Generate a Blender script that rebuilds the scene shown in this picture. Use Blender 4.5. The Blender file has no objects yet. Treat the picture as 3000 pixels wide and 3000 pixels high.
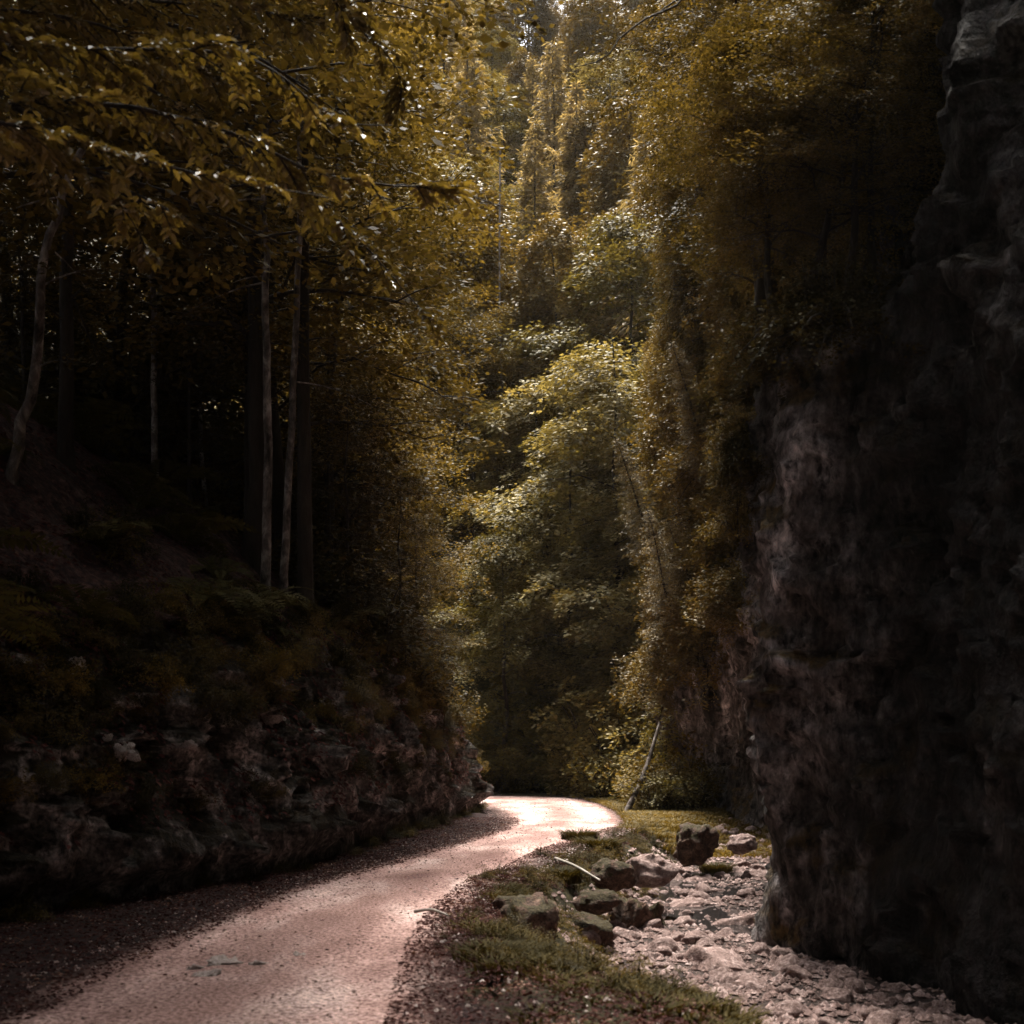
import bpy, math, random
import numpy as np
from mathutils import Vector, Matrix
R = math.radians
scene = bpy.context.scene
col = scene.collection

# ------------------------------------------------------------------ camera
CAM_H, FPX, HOR = 1.65, 1219.0, 752.6
cd = bpy.data.cameras.new('camera'); cam = bpy.data.objects.new('camera', cd); col.objects.link(cam)
cam.location = (0, 0, CAM_H); cam.rotation_euler = (R(90), 0, 0)
cd.sensor_width = 36; cd.lens = 36 * FPX / 1024; cd.shift_y = (HOR - 512) / 1024
cd.clip_start = 0.1; cd.clip_end = 1000
cd.dof.use_dof = True; cd.dof.focus_distance = 42; cd.dof.aperture_fstop = 2.6
scene.camera = cam
# ------------------------------------------------------------------ world, sun, exposure
SUN_EL, SUN_AZ = R(68), R(353)      # azimuth measured clockwise from +Y: high, ahead of the camera and a little left
w = bpy.data.worlds.new('World'); scene.world = w; w.use_nodes = True
nt = w.node_tree; bg = nt.nodes['Background']
sky = nt.nodes.new('ShaderNodeTexSky'); sky.sky_type = 'NISHITA'; sky.sun_disc = False
sky.sun_elevation = SUN_EL; sky.sun_rotation = SUN_AZ
sky.air_density = 1.0; sky.dust_density = 6.0; sky.ozone_density = 0.3
hs = nt.nodes.new('ShaderNodeHueSaturation'); hs.inputs['Saturation'].default_value = 0.25
nt.links.new(sky.outputs[0], hs.inputs['Color']); nt.links.new(hs.outputs[0], bg.inputs['Color'])
bg.inputs['Strength'].default_value = 0.1
sl = bpy.data.lights.new('sun', 'SUN'); sun = bpy.data.objects.new('sun', sl); col.objects.link(sun)
sl.energy = 4.2; sl.angle = R(13); sl.color = (1.0, 0.93, 0.83)
sd = Vector((math.sin(SUN_AZ) * math.cos(SUN_EL), math.cos(SUN_AZ) * math.cos(SUN_EL), math.sin(SUN_EL)))
sun.rotation_euler = sd.to_track_quat('Z', 'Y').to_euler(); sun.location = sd * 100
vs = scene.view_settings
vs.view_transform = 'Standard'; vs.look = 'None'; vs.gamma = 1; vs.exposure = 1.9
cy = scene.cycles
cy.max_bounces = 6; cy.diffuse_bounces = 3; cy.glossy_bounces = 2; cy.transmission_bounces = 4
cy.transparent_max_bounces = 4; cy.caustics_reflective = False; cy.caustics_refractive = False
cy.sample_clamp_indirect = 3.0

# ------------------------------------------------------------------ helpers
rng = np.random.default_rng(7)

def at(px, py, Y):
    return np.array([(px - 512) / FPX * Y, Y, CAM_H + (HOR - py) / FPX * Y])

def _hash(ix, iy, iz, seed):
    h = (ix.astype(np.int64) * 374761393 + iy.astype(np.int64) * 668265263 + iz.astype(np.int64) * 2147483647 + seed * 974711) & 0xffffffff
    h = ((h ^ (h >> 13)) * 1274126177) & 0xffffffff
    h = ((h ^ (h >> 16)) * 2246822519) & 0xffffffff
    return ((h ^ (h >> 15)) & 0xffffff) / float(0xffffff)

def vnoise(p, seed=0):
    p = np.asarray(p, float); i = np.floor(p).astype(np.int64); f = p - i; f = f * f * (3 - 2 * f)
    r = 0
    for dx in (0, 1):
        for dy in (0, 1):
            for dz in (0, 1):
                wgt = (f[..., 0] if dx else 1 - f[..., 0]) * (f[..., 1] if dy else 1 - f[..., 1]) * (f[..., 2] if dz else 1 - f[..., 2])
                r = r + wgt * _hash(i[..., 0] + dx, i[..., 1] + dy, i[..., 2] + dz, seed)
    return r * 2 - 1

def fbm(p, octv=4, seed=0, ridged=False):
    p = np.asarray(p, float); a = 1.0; s = 0; t = 0
    for o in range(octv):
        n = vnoise(p, seed + o * 17)
        if ridged: n = 1 - 2 * np.abs(n)
        s = s + a * n; t += a; a *= 0.5; p = p * 2.03 + 11.3
    return s / t

def blocks(p, seed=0, tilt=1.0):
    """fractured rock: each cell of a jittered lattice is a plane of its own height and tilt"""
    p = np.asarray(p, float); sh = p.shape[:-1]; p = p.reshape(-1, 3); i0 = np.floor(p).astype(np.int64)
    best = np.full(len(p), 9e9); val = np.zeros(len(p))
    for dx in (-1, 0, 1):
        for dy in (-1, 0, 1):
            for dz in (-1, 0, 1):
                c = i0 + np.array([dx, dy, dz]); h = [_hash(c[:, 0], c[:, 1], c[:, 2], seed + q * 31) for q in range(6)]
                f = c + np.stack(h[:3], 1); d = p - f; dd = (d ** 2).sum(1)
                vv = (h[3] * 2 - 1) + tilt * (d[:, 0] * (h[4] - .5) + d[:, 1] * (h[5] - .5) + d[:, 2] * (h[3] + h[4] - 1)) * 2
                m = dd < best; best = np.where(m, dd, best); val = np.where(m, vv, val)
    return val.reshape(sh)

def P3(x, y, z): return np.stack(np.broadcast_arrays(x, y, z), -1).astype(float)

def mesh_from(name, V, F, mat=None, smooth=False):
    """V (n,3); F (m,k) int array of one polygon size."""
    me = bpy.data.meshes.new(name)
    V = np.ascontiguousarray(V, dtype=np.float32); F = np.ascontiguousarray(F, dtype=np.int32)
    n, (m, k) = len(V), F.shape
    me.vertices.add(n); me.vertices.foreach_set('co', V.ravel())
    me.loops.add(m * k); me.loops.foreach_set('vertex_index', F.ravel())
    me.polygons.add(m)
    me.polygons.foreach_set('loop_start', np.arange(0, m * k, k, dtype=np.int32))
    try: me.polygons.foreach_set('loop_total', np.full(m, k, dtype=np.int32))
    except Exception: pass
    me.polygons.foreach_set('use_smooth', np.full(m, smooth))
    me.update(calc_edges=True); me.validate()
    if mat: me.materials.append(mat)
    return me

def tag(o, label=None, cat=None, group=None, kind=None):
    if label: o['label'] = label
    if cat: o['category'] = cat
    if group: o['group'] = group
    if kind: o['kind'] = kind
    return o

def link(name, me, parent=None):
    o = bpy.data.objects.new(name, me); col.objects.link(o)
    if parent: o.parent = parent
    return o

def grid_faces(nu, nv, flip=False):
    i = np.arange(nu - 1)[:, None] * nv + np.arange(nv - 1)[None, :]
    i = i.ravel()
    F = np.stack([i, i + nv, i + nv + 1, i + 1], 1)
    return F[:, ::-1] if flip else F

def spline(pts, n):
    """Catmull-Rom through pts, n samples evenly spaced by length."""
    pts = np.asarray(pts, float)
    P = np.vstack([2 * pts[0] - pts[1], pts, 2 * pts[-1] - pts[-2]])
    out = []
    for i in range(1, len(P) - 2):
        t = np.linspace(0, 1, 24, endpoint=False)[:, None]
        a, b, c, d = P[i - 1], P[i], P[i + 1], P[i + 2]
        out.append(0.5 * ((2 * b) + (c - a) * t + (2 * a - 5 * b + 4 * c - d) * t ** 2 + (3 * b - a - 3 * c + d) * t ** 3))
    out.append(pts[-1:]); out = np.vstack(out)
    L = np.r_[0, np.cumsum(np.linalg.norm(np.diff(out, axis=0), axis=1))]
    s = np.linspace(0, L[-1], n)
    return np.stack([np.interp(s, L, out[:, k]) for k in range(out.shape[1])], 1)

def unit(v): return v / np.maximum(np.linalg.norm(v, axis=-1, keepdims=True), 1e-9)

class Tubes:
    def __init__(s): s.V = []; s.F = []; s.n = 0
    def add(s, pts, rad, sides=6):
        pts = np.asarray(pts, float); rad = np.asarray(rad, float); k = len(pts)
        T = unit(np.gradient(pts, axis=0))
        ref = np.array([0, 0, 1.0]) if abs(T[0][2]) < 0.9 else np.array([1.0, 0, 0])
        A = unit(np.cross(T, ref)); B = np.cross(T, A)
        th = np.linspace(0, 2 * math.pi, sides, endpoint=False)
        ring = pts[:, None, :] + rad[:, None, None] * (np.cos(th)[None, :, None] * A[:, None, :] + np.sin(th)[None, :, None] * B[:, None, :])
        s.V.append(ring.reshape(-1, 3))
        i = np.arange(k - 1)[:, None] * sides + np.arange(sides)[None, :]
        j = np.arange(k - 1)[:, None] * sides + (np.arange(sides)[None, :] + 1) % sides
        F = np.stack([i, j, j + sides, i + sides], -1).reshape(-1, 4) + s.n
        s.F.append(F); s.n += k * sides
    def mesh(s, name, mat): return mesh_from(name, np.vstack(s.V), np.vstack(s.F), mat, True)

def leaf_arrays(P, D, N, L, W, rich=False):
    n = len(P); S = unit(np.cross(D, N)); N = np.cross(S, D)
    L = np.broadcast_to(L, n)[:, None]; W = np.broadcast_to(W, n)[:, None]
    if not rich:
        V = np.stack([P, P + D * L * .45 + S * W * .5, P + D * L, P + D * L * .45 - S * W * .5], 1).reshape(-1, 3)
        F = np.arange(n * 4).reshape(-1, 4)
        return V, F
    up = N * W * .18; dr = N * L * .12
    V = np.stack([P, P + D * L * .28 + S * W * .42 + up, P + D * L * .68 + S * W * .40 + up - dr * .3, P + D * L - dr,
                  P + D * L * .68 - S * W * .40 + up - dr * .3, P + D * L * .28 - S * W * .42 + up], 1).reshape(-1, 3)
    b = np.arange(n)[:, None] * 6
    F = np.concatenate([b + np.array([[0, 1, 2, 3]]), b + np.array([[0, 3, 4, 5]])], 0)
    return V, F

def rand_unit(r, n):
    v = r.normal(size=(n, 3)); return unit(v)

# ------------------------------------------------------------------ materials
def new_mat(name):
    m = bpy.data.materials.new(name); m.use_nodes = True
    n = m.node_tree.nodes; n.clear()
    return m, n, m.node_tree.links

def ramp(n, stops):
    r = n.new('ShaderNodeValToRGB'); e = r.color_ramp.elements
    e[0].position, e[0].color = stops[0][0], (*stops[0][1], 1)
    e[1].position, e[1].color = stops[-1][0], (*stops[-1][1], 1)
    for p, c in stops[1:-1]:
        x = e.new(p); x.color = (*c, 1)
    return r

def leaf_mat(name, stops, trans=0.3, rough=0.42, spec=0.35, scale=0.6):
    m, n, l = new_mat(name)
    out = n.new('ShaderNodeOutputMaterial'); p = n.new('ShaderNodeBsdfPrincipled')
    g = n.new('ShaderNodeNewGeometry'); tc = n.new('ShaderNodeTexCoord'); oi = n.new('ShaderNodeObjectInfo')
    nz = n.new('ShaderNodeTexNoise'); nz.inputs['Scale'].default_value = scale; nz.inputs['Detail'].default_value = 2
    l.new(tc.outputs['Object'], nz.inputs['Vector'])
    a = n.new('ShaderNodeMath'); a.operation = 'MULTIPLY_ADD'; a.inputs[1].default_value = 0.42
    l.new(g.outputs['Random Per Island'], a.inputs[0])
    b = n.new('ShaderNodeMath'); b.operation = 'MULTIPLY_ADD'; b.inputs[1].default_value = 1.1; b.inputs[2].default_value = -0.32
    l.new(nz.outputs['Fac'], b.inputs[0]); 
    c = n.new('ShaderNodeMath'); c.operation = 'MULTIPLY_ADD'; c.inputs[1].default_value = 0.22
    l.new(oi.outputs['Random'], c.inputs[0]); l.new(b.outputs[0], c.inputs[2]); l.new(c.outputs[0], a.inputs[2])
    r = ramp(n, stops); l.new(a.outputs[0], r.inputs['Fac'])
    l.new(r.outputs[0], p.inputs['Base Color'])
    p.inputs['Roughness'].default_value = rough; p.inputs['Specular IOR Level'].default_value = spec
    t = n.new('ShaderNodeBsdfTranslucent')
    mx2 = n.new('ShaderNodeMix'); mx2.data_type = 'RGBA'; mx2.blend_type = 'MULTIPLY'; mx2.inputs[0].default_value = 1
    l.new(r.outputs[0], mx2.inputs['A']); mx2.inputs['B'].default_value = (1.5, 1.28, 0.68, 1)
    l.new(mx2.outputs['Result'], t.inputs['Color'])
    mx = n.new('ShaderNodeMixShader'); mx.inputs[0].default_value = trans
    l.new(p.outputs[0], mx.inputs[1]); l.new(t.outputs[0], mx.inputs[2]); l.new(mx.outputs[0], out.inputs[0])
    return m

def rock_mat(name, stops, scale=1.0, bump=0.6, moss=None, mossamt=0.5, rough=0.85, stretch=(1, 1, 1), dist=0.15, crack=0.0, facet=0.0, grain=0.0):
    m, n, l = new_mat(name)
    out = n.new('ShaderNodeOutputMaterial'); p = n.new('ShaderNodeBsdfPrincipled'); l.new(p.outputs[0], out.inputs[0])
    tc = n.new('ShaderNodeTexCoord'); mp = n.new('ShaderNodeMapping'); mp.inputs['Scale'].default_value = stretch
    l.new(tc.outputs['Object'], mp.inputs['Vector'])
    a = n.new('ShaderNodeTexNoise'); a.inputs['Scale'].default_value = scale; a.inputs['Detail'].default_value = 9; a.inputs['Roughness'].default_value = 0.65
    a.inputs['Distortion'].default_value = 0.4
    l.new(mp.outputs[0], a.inputs['Vector'])
    v = n.new('ShaderNodeTexVoronoi'); v.feature = 'DISTANCE_TO_EDGE'; v.inputs['Scale'].default_value = scale * 1.7
    dn = n.new('ShaderNodeMix'); dn.data_type = 'RGBA'; dn.blend_type = 'ADD'; dn.inputs[0].default_value = 0.35
    l.new(mp.outputs[0], dn.inputs['A']); l.new(a.outputs['Color'], dn.inputs['B']); l.new(dn.outputs['Result'], v.inputs['Vector'])
    r = ramp(n, stops); l.new(a.outputs['Fac'], r.inputs['Fac'])
    cur = r.outputs[0]
    if moss:
        mn = n.new('ShaderNodeTexNoise'); mn.inputs['Scale'].default_value = scale * 0.8; mn.inputs['Detail'].default_value = 6
        mp2 = n.new('ShaderNodeMapping'); mp2.inputs['Location'].default_value = (7, 3, 9); l.new(tc.outputs['Object'], mp2.inputs['Vector']); l.new(mp2.outputs[0], mn.inputs['Vector'])
        gm = n.new('ShaderNodeNewGeometry'); sx = n.new('ShaderNodeSeparateXYZ'); l.new(gm.outputs['Normal'], sx.inputs[0])
        ad = n.new('ShaderNodeMath'); ad.operation = 'MULTIPLY_ADD'; ad.inputs[1].default_value = 0.25; l.new(sx.outputs['Z'], ad.inputs[0]); l.new(mn.outputs['Fac'], ad.inputs[2])
        mr = n.new('ShaderNodeMapRange'); mr.inputs[1].default_value = 0.72 - 0.3 * mossamt; mr.inputs[2].default_value = 0.82 - 0.3 * mossamt; l.new(ad.outputs[0], mr.inputs[0])
        mm = n.new('ShaderNodeMix'); mm.data_type = 'RGBA'; l.new(mr.outputs[0], mm.inputs[0]); l.new(cur, mm.inputs['A']); mm.inputs['B'].default_value = (*moss, 1)
        cur = mm.outputs['Result']
    if grain:
        gn = n.new('ShaderNodeTexNoise'); gn.inputs['Scale'].default_value = scale * 6; gn.inputs['Detail'].default_value = 5; gn.inputs['Roughness'].default_value = .7; l.new(mp.outputs[0], gn.inputs['Vector'])
        gr = n.new('ShaderNodeMapRange'); gr.inputs[1].default_value = .36; gr.inputs[2].default_value = .64; gr.inputs[3].default_value = max(1 - grain, .1); gr.inputs[4].default_value = 1 + grain * 1.4; l.new(gn.outputs['Fac'], gr.inputs[0])
        gs = n.new('ShaderNodeVectorMath'); gs.operation = 'SCALE'; l.new(cur, gs.inputs[0]); l.new(gr.outputs[0], gs.inputs['Scale']); cur = gs.outputs[0]
    l.new(cur, p.inputs['Base Color'])
    p.inputs['Roughness'].default_value = rough; p.inputs['Specular IOR Level'].default_value = 0.25
    f = n.new('ShaderNodeTexNoise'); f.inputs['Scale'].default_value = scale * 7; f.inputs['Detail'].default_value = 8; l.new(mp.outputs[0], f.inputs['Vector'])
    s1 = n.new('ShaderNodeMath'); s1.operation = 'MULTIPLY_ADD'; s1.inputs[1].default_value = 0.35
    l.new(f.outputs['Fac'], s1.inputs[0]); l.new(a.outputs['Fac'], s1.inputs[2])
    cr = n.new('ShaderNodeMapRange'); cr.inputs[1].default_value = 0; cr.inputs[2].default_value = 0.09; l.new(v.outputs['Distance'], cr.inputs[0])
    v2 = n.new('ShaderNodeTexVoronoi'); v2.feature = 'F1'; v2.inputs['Scale'].default_value = scale * 5; l.new(dn.outputs['Result'], v2.inputs['Vector'])
    sv = n.new('ShaderNodeSeparateColor'); l.new(v2.outputs['Color'], sv.inputs[0])
    s3 = n.new('ShaderNodeMath'); s3.operation = 'MULTIPLY_ADD'; s3.inputs[1].default_value = facet; l.new(sv.outputs[0], s3.inputs[0]); l.new(s1.outputs[0], s3.inputs[2]); s1 = s3
    s2 = n.new('ShaderNodeMath'); s2.operation = 'MULTIPLY_ADD'; s2.inputs[1].default_value = crack; l.new(cr.outputs[0], s2.inputs[0]); l.new(s1.outputs[0], s2.inputs[2])
    bp = n.new('ShaderNodeBump'); bp.inputs['Strength'].default_value = bump; bp.inputs['Distance'].default_value = dist
    l.new(s2.outputs[0], bp.inputs['Height']); l.new(bp.outputs[0], p.inputs['Normal'])
    return m

M = {}
M['leaf_near'] = leaf_mat('beech_leaf', [(0.0, (.055, .039, .010)), (.5, (.125, .092, .019)), (.85, (.22, .16, .033)), (1, (.32, .25, .11))], .3, .40, .7, 1.2)
M['leaf_gold'] = leaf_mat('gold_leaf', [(0.0, (.026, .020, .006)), (.45, (.075, .055, .014)), (.8, (.15, .105, .026)), (1, (.25, .175, .05))], .3, .6, .12)
M['leaf_olive'] = leaf_mat('olive_leaf', [(0.0, (.028, .026, .008)), (.45, (.075, .063, .017)), (.8, (.15, .12, .030)), (1, (.24, .21, .08))], .3, .6, .12)
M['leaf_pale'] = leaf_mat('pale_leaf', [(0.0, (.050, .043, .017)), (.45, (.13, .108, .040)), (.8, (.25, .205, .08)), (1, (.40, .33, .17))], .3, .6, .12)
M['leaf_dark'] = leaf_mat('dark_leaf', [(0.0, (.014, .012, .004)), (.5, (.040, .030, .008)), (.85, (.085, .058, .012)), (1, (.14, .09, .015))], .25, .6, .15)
M['needle'] = leaf_mat('needle', [(0.0, (.07, .056, .032)), (.5, (.17, .135, .075)), (.85, (.36, .28, .155)), (1, (.48, .39, .24))], .38, .6, .2)
M['needle_gold'] = leaf_mat('needle_gold', [(0.0, (.042, .029, .008)), (.5, (.105, .072, .017)), (.85, (.19, .13, .03)), (1, (.29, .20, .055))], .2, .55, .25)
M['leaf_moss'] = leaf_mat('mossy_leaf', [(0.0, (.012, .010, .003)), (.5, (.034, .027, .007)), (.85, (.07, .050, .012)), (1, (.12, .085, .03))], .2, .8, .1)
M['fern'] = leaf_mat('fern_leaf', [(0.0, (.024, .022, .007)), (.5, (.055, .048, .014)), (1, (.10, .08, .022))], .25, .8, .08)
M['litter'] = leaf_mat('fallen_leaf', [(0.0, (.014, .005, .0055)), (.5, (.042, .015, .0145)), (.85, (.085, .032, .026)), (1, (.28, .17, .13))], .1, .75, .12, 2.0)
M['bark'] = rock_mat('dark_bark', [(.3, (.014, .010, .007)), (.7, (.05, .038, .028))], 6, .8, stretch=(1, 1, .25), dist=.05)
M['bark_pale'] = rock_mat('pale_bark', [(.36, (.02, .016, .012)), (.5, (.12, .10, .088)), (.66, (.40, .355, .32))], 5, .5, stretch=(1, 1, .5), dist=.03)
M['bark_far'] = rock_mat('grey_bark', [(.3, (.16, .14, .12)), (.7, (.45, .41, .36))], 2, .4, stretch=(1, 1, .3), dist=.03)
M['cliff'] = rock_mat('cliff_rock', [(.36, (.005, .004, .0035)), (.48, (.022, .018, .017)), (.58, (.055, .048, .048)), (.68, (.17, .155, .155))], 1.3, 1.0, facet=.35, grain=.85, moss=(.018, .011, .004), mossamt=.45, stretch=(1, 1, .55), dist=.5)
M['bank'] = rock_mat('bank_rock', [(.30, (.009, .008, .006)), (.5, (.045, .038, .034)), (.62, (.09, .08, .075)), (.78, (.22, .19, .18))], 1.6, .9, moss=(.030, .024, .008), mossamt=.75, dist=.25)
M['stone'] = rock_mat('creek_stone', [(.34, (.085, .052, .045)), (.5, (.22, .15, .135)), (.66, (.42, .32, .30))], 3.5, .9, dist=.05, grain=.5)
M['slab'] = rock_mat('pale_rock', [(.35, (.17, .13, .115)), (.65, (.50, .43, .40))], 7, .7, dist=.03, grain=.4)
M['stone_brown'] = rock_mat('brown_boulder', [(.3, (.022, .012, .009)), (.5, (.07, .04, .028)), (.72, (.19, .12, .09))], 2.2, .8, moss=(.030, .022, .007), mossamt=.45, dist=.1, grain=.6)

# ------------------------------------------------------------------ ground shape
BANK_R = np.array([(1.6, -10), (1.6, 4), (1.15, 7.4), (.32, 9.0), (-.10, 10.6), (-.16, 12.5), (.18, 15.5), (1.15, 20), (2.1, 24), (3.0, 27), (4.3, 30), (5.6, 33), (7.5, 36)])
def bank_x(y): return np.interp(y, BANK_R[:, 1], BANK_R[:, 0])
def sst(a, b, x):
    t = np.clip((x - a) / (b - a), 0, 1); return t * t * (3 - 2 * t)
def creek_depth(y): return np.interp(y, [0, 10, 18, 24, 30, 36], [1.0, .92, .80, .62, .35, .1])
def g(x, y):
    x = np.asarray(x, float); y = np.asarray(y, float)
    wob = fbm(P3(x * .9, y * .9, 0), 3, 5) * .25
    d = x - bank_x(y) + wob
    z = -creek_depth(y) * sst(0, 1.1, d) * (1 - sst(35, 38, y))
    z = z + .10 * fbm(P3(x * 1.6, y * 1.6, 0), 4, 9) * sst(-1.0, 1.5, d)
    z = z + .14 * sst(1.2, -.1, np.abs(d + .55)) * (y < 34) * sst(18, 14, y) - .10 * sst(15, 18, y) * sst(-.6, .1, d) * (y < 34)        # low shoulder of turf along the creek
    z = z + .8 * np.maximum(y - 50.5 + .06 * np.abs(x), 0) * sst(50, 56, y) + 0.75 * np.maximum(x - 16, 0) * (y > 36) * .8
    z = z + .62 * np.maximum(-20 - x, 0) * sst(40, 50, y)
    z = z + 1.4 * fbm(P3(x * .12, y * .12, 1), 3, 3) * sst(50, 60, y)
    return z

ROAD_L = [(-3.3, -12), (-3.3, 0), (-3.15, 7.4), (-3.05, 10.5), (-2.5, 15.3), (-1.45, 20.2), (-.35, 25.8), (-.12, 29.6), (-.75, 36.5), (-3.2, 41.2), (-8, 43.5), (-16, 45)]
ROAD_R = [(-.5, -12), (-.5, 0), (-.60, 7.4), (-.62, 10.5), (-.30, 14.0), (.62, 20.0), (2.1, 25.3), (2.75, 32.0), (2.55, 41.0), (1.2, 45.5), (-6.0, 47.6), (-16, 49)]
rl = spline(ROAD_L, 400); rr = spline(ROAD_R, 400)
NV = 33
v = np.linspace(0, 1, NV)
ed = fbm(P3(np.arange(400) * .25, 0, 0), 4, 31) * .16; ed2 = fbm(P3(np.arange(400) * .25, 50, 0), 4, 32) * .16
dirn = unit(rr - rl); rl = rl - dirn * .33; rr = rr + dirn * .33
rl2 = rl + dirn * ed[:, None]; rr2 = rr + dirn * ed2[:, None]
RP = rl2[:, None, :] * (1 - v)[None, :, None] + rr2[:, None, :] * v[None, :, None]
rz = .035 - .05 * (np.abs(2 * v - 1) ** 6)[None, :] - .03 * np.exp(-((np.abs(2 * v - 1) - .5) / .18) ** 2)[None, :] + .012 * fbm(P3(RP[..., 0] * 2, RP[..., 1] * 2, 0), 4, 41)
RV = np.concatenate([RP, rz[..., None]], -1).reshape(-1, 3)
mr, n, l = new_mat('gravel_road')
out = n.new('ShaderNodeOutputMaterial'); p = n.new('ShaderNodeBsdfPrincipled'); l.new(p.outputs[0], out.inputs[0])
tc = n.new('ShaderNodeTexCoord')
n1 = n.new('ShaderNodeTexNoise'); n1.inputs['Scale'].default_value = .9; n1.inputs['Detail'].default_value = 6
mp = n.new('ShaderNodeMapping'); mp.inputs['Scale'].default_value = (1.3, .5, 1); l.new(tc.outputs['Object'], mp.inputs[0]); l.new(mp.outputs[0], n1.inputs[0])
n2 = n.new('ShaderNodeTexNoise'); n2.inputs['Scale'].default_value = 30; n2.inputs['Detail'].default_value = 6; n2.inputs['Roughness'].default_value = .7; l.new(tc.outputs['Object'], n2.inputs[0])
vo = n.new('ShaderNodeTexVoronoi'); vo.inputs['Scale'].default_value = 32; l.new(tc.outputs['Object'], vo.inputs[0])
r1 = ramp(n, [(.32, (.27, .17, .155)), (.5, (.46, .32, .295)), (.66, (.70, .57, .54))]); l.new(n1.outputs['Fac'], r1.inputs[0])
r2 = ramp(n, [(.38, (.16, .10, .09)), (.5, (.88, .80, .77)), (.6, (1.5, 1.42, 1.38))]); l.new(n2.outputs['Fac'], r2.inputs[0])
mm = n.new('ShaderNodeMix'); mm.data_type = 'RGBA'; mm.blend_type = 'MULTIPLY'; mm.inputs[0].default_value = .95
l.new(r1.outputs[0], mm.inputs['A']); l.new(r2.outputs[0], mm.inputs['B'])
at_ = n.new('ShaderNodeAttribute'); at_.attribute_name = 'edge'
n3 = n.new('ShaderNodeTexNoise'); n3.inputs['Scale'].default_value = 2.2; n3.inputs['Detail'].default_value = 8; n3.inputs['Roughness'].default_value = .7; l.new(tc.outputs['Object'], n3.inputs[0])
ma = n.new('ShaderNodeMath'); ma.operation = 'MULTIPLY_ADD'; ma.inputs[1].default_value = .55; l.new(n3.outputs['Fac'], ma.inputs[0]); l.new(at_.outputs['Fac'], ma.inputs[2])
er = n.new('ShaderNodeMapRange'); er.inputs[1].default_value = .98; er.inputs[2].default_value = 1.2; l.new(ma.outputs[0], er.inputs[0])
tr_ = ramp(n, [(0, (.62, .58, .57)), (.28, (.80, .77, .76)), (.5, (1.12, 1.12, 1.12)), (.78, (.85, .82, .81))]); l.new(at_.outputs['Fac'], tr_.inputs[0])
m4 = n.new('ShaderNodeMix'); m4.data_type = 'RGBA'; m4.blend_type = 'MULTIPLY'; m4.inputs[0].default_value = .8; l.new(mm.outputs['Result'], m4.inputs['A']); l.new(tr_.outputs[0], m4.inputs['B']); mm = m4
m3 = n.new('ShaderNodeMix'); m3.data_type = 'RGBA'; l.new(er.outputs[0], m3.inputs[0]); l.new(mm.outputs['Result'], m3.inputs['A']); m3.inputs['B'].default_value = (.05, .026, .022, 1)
l.new(m3.outputs['Result'], p.inputs['Base Color']); p.inputs['Roughness'].default_value = .9; p.inputs['Specular IOR Level'].default_value = .2
ba = n.new('ShaderNodeMath'); ba.operation = 'MULTIPLY_ADD'; ba.inputs[1].default_value = -.5; l.new(vo.outputs['Distance'], ba.inputs[0]); l.new(n2.outputs['Fac'], ba.inputs[2])
bp = n.new('ShaderNodeBump'); bp.inputs['Strength'].default_value = .8; bp.inputs['Distance'].default_value = .03; l.new(ba.outputs[0], bp.inputs['Height']); l.new(bp.outputs[0], p.inputs['Normal'])
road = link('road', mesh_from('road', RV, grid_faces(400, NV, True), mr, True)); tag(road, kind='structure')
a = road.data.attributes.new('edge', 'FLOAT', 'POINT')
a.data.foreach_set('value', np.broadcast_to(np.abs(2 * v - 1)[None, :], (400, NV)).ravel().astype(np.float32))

def road_sd(x, y):
    """signed distance-ish: positive outside the road"""
    xl = np.interp(y, rl[:330, 1], rl[:330, 0]); xr = np.interp(y, rr[:330, 1], rr[:330, 0])
    return np.maximum(xl - x, x - xr)

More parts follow.
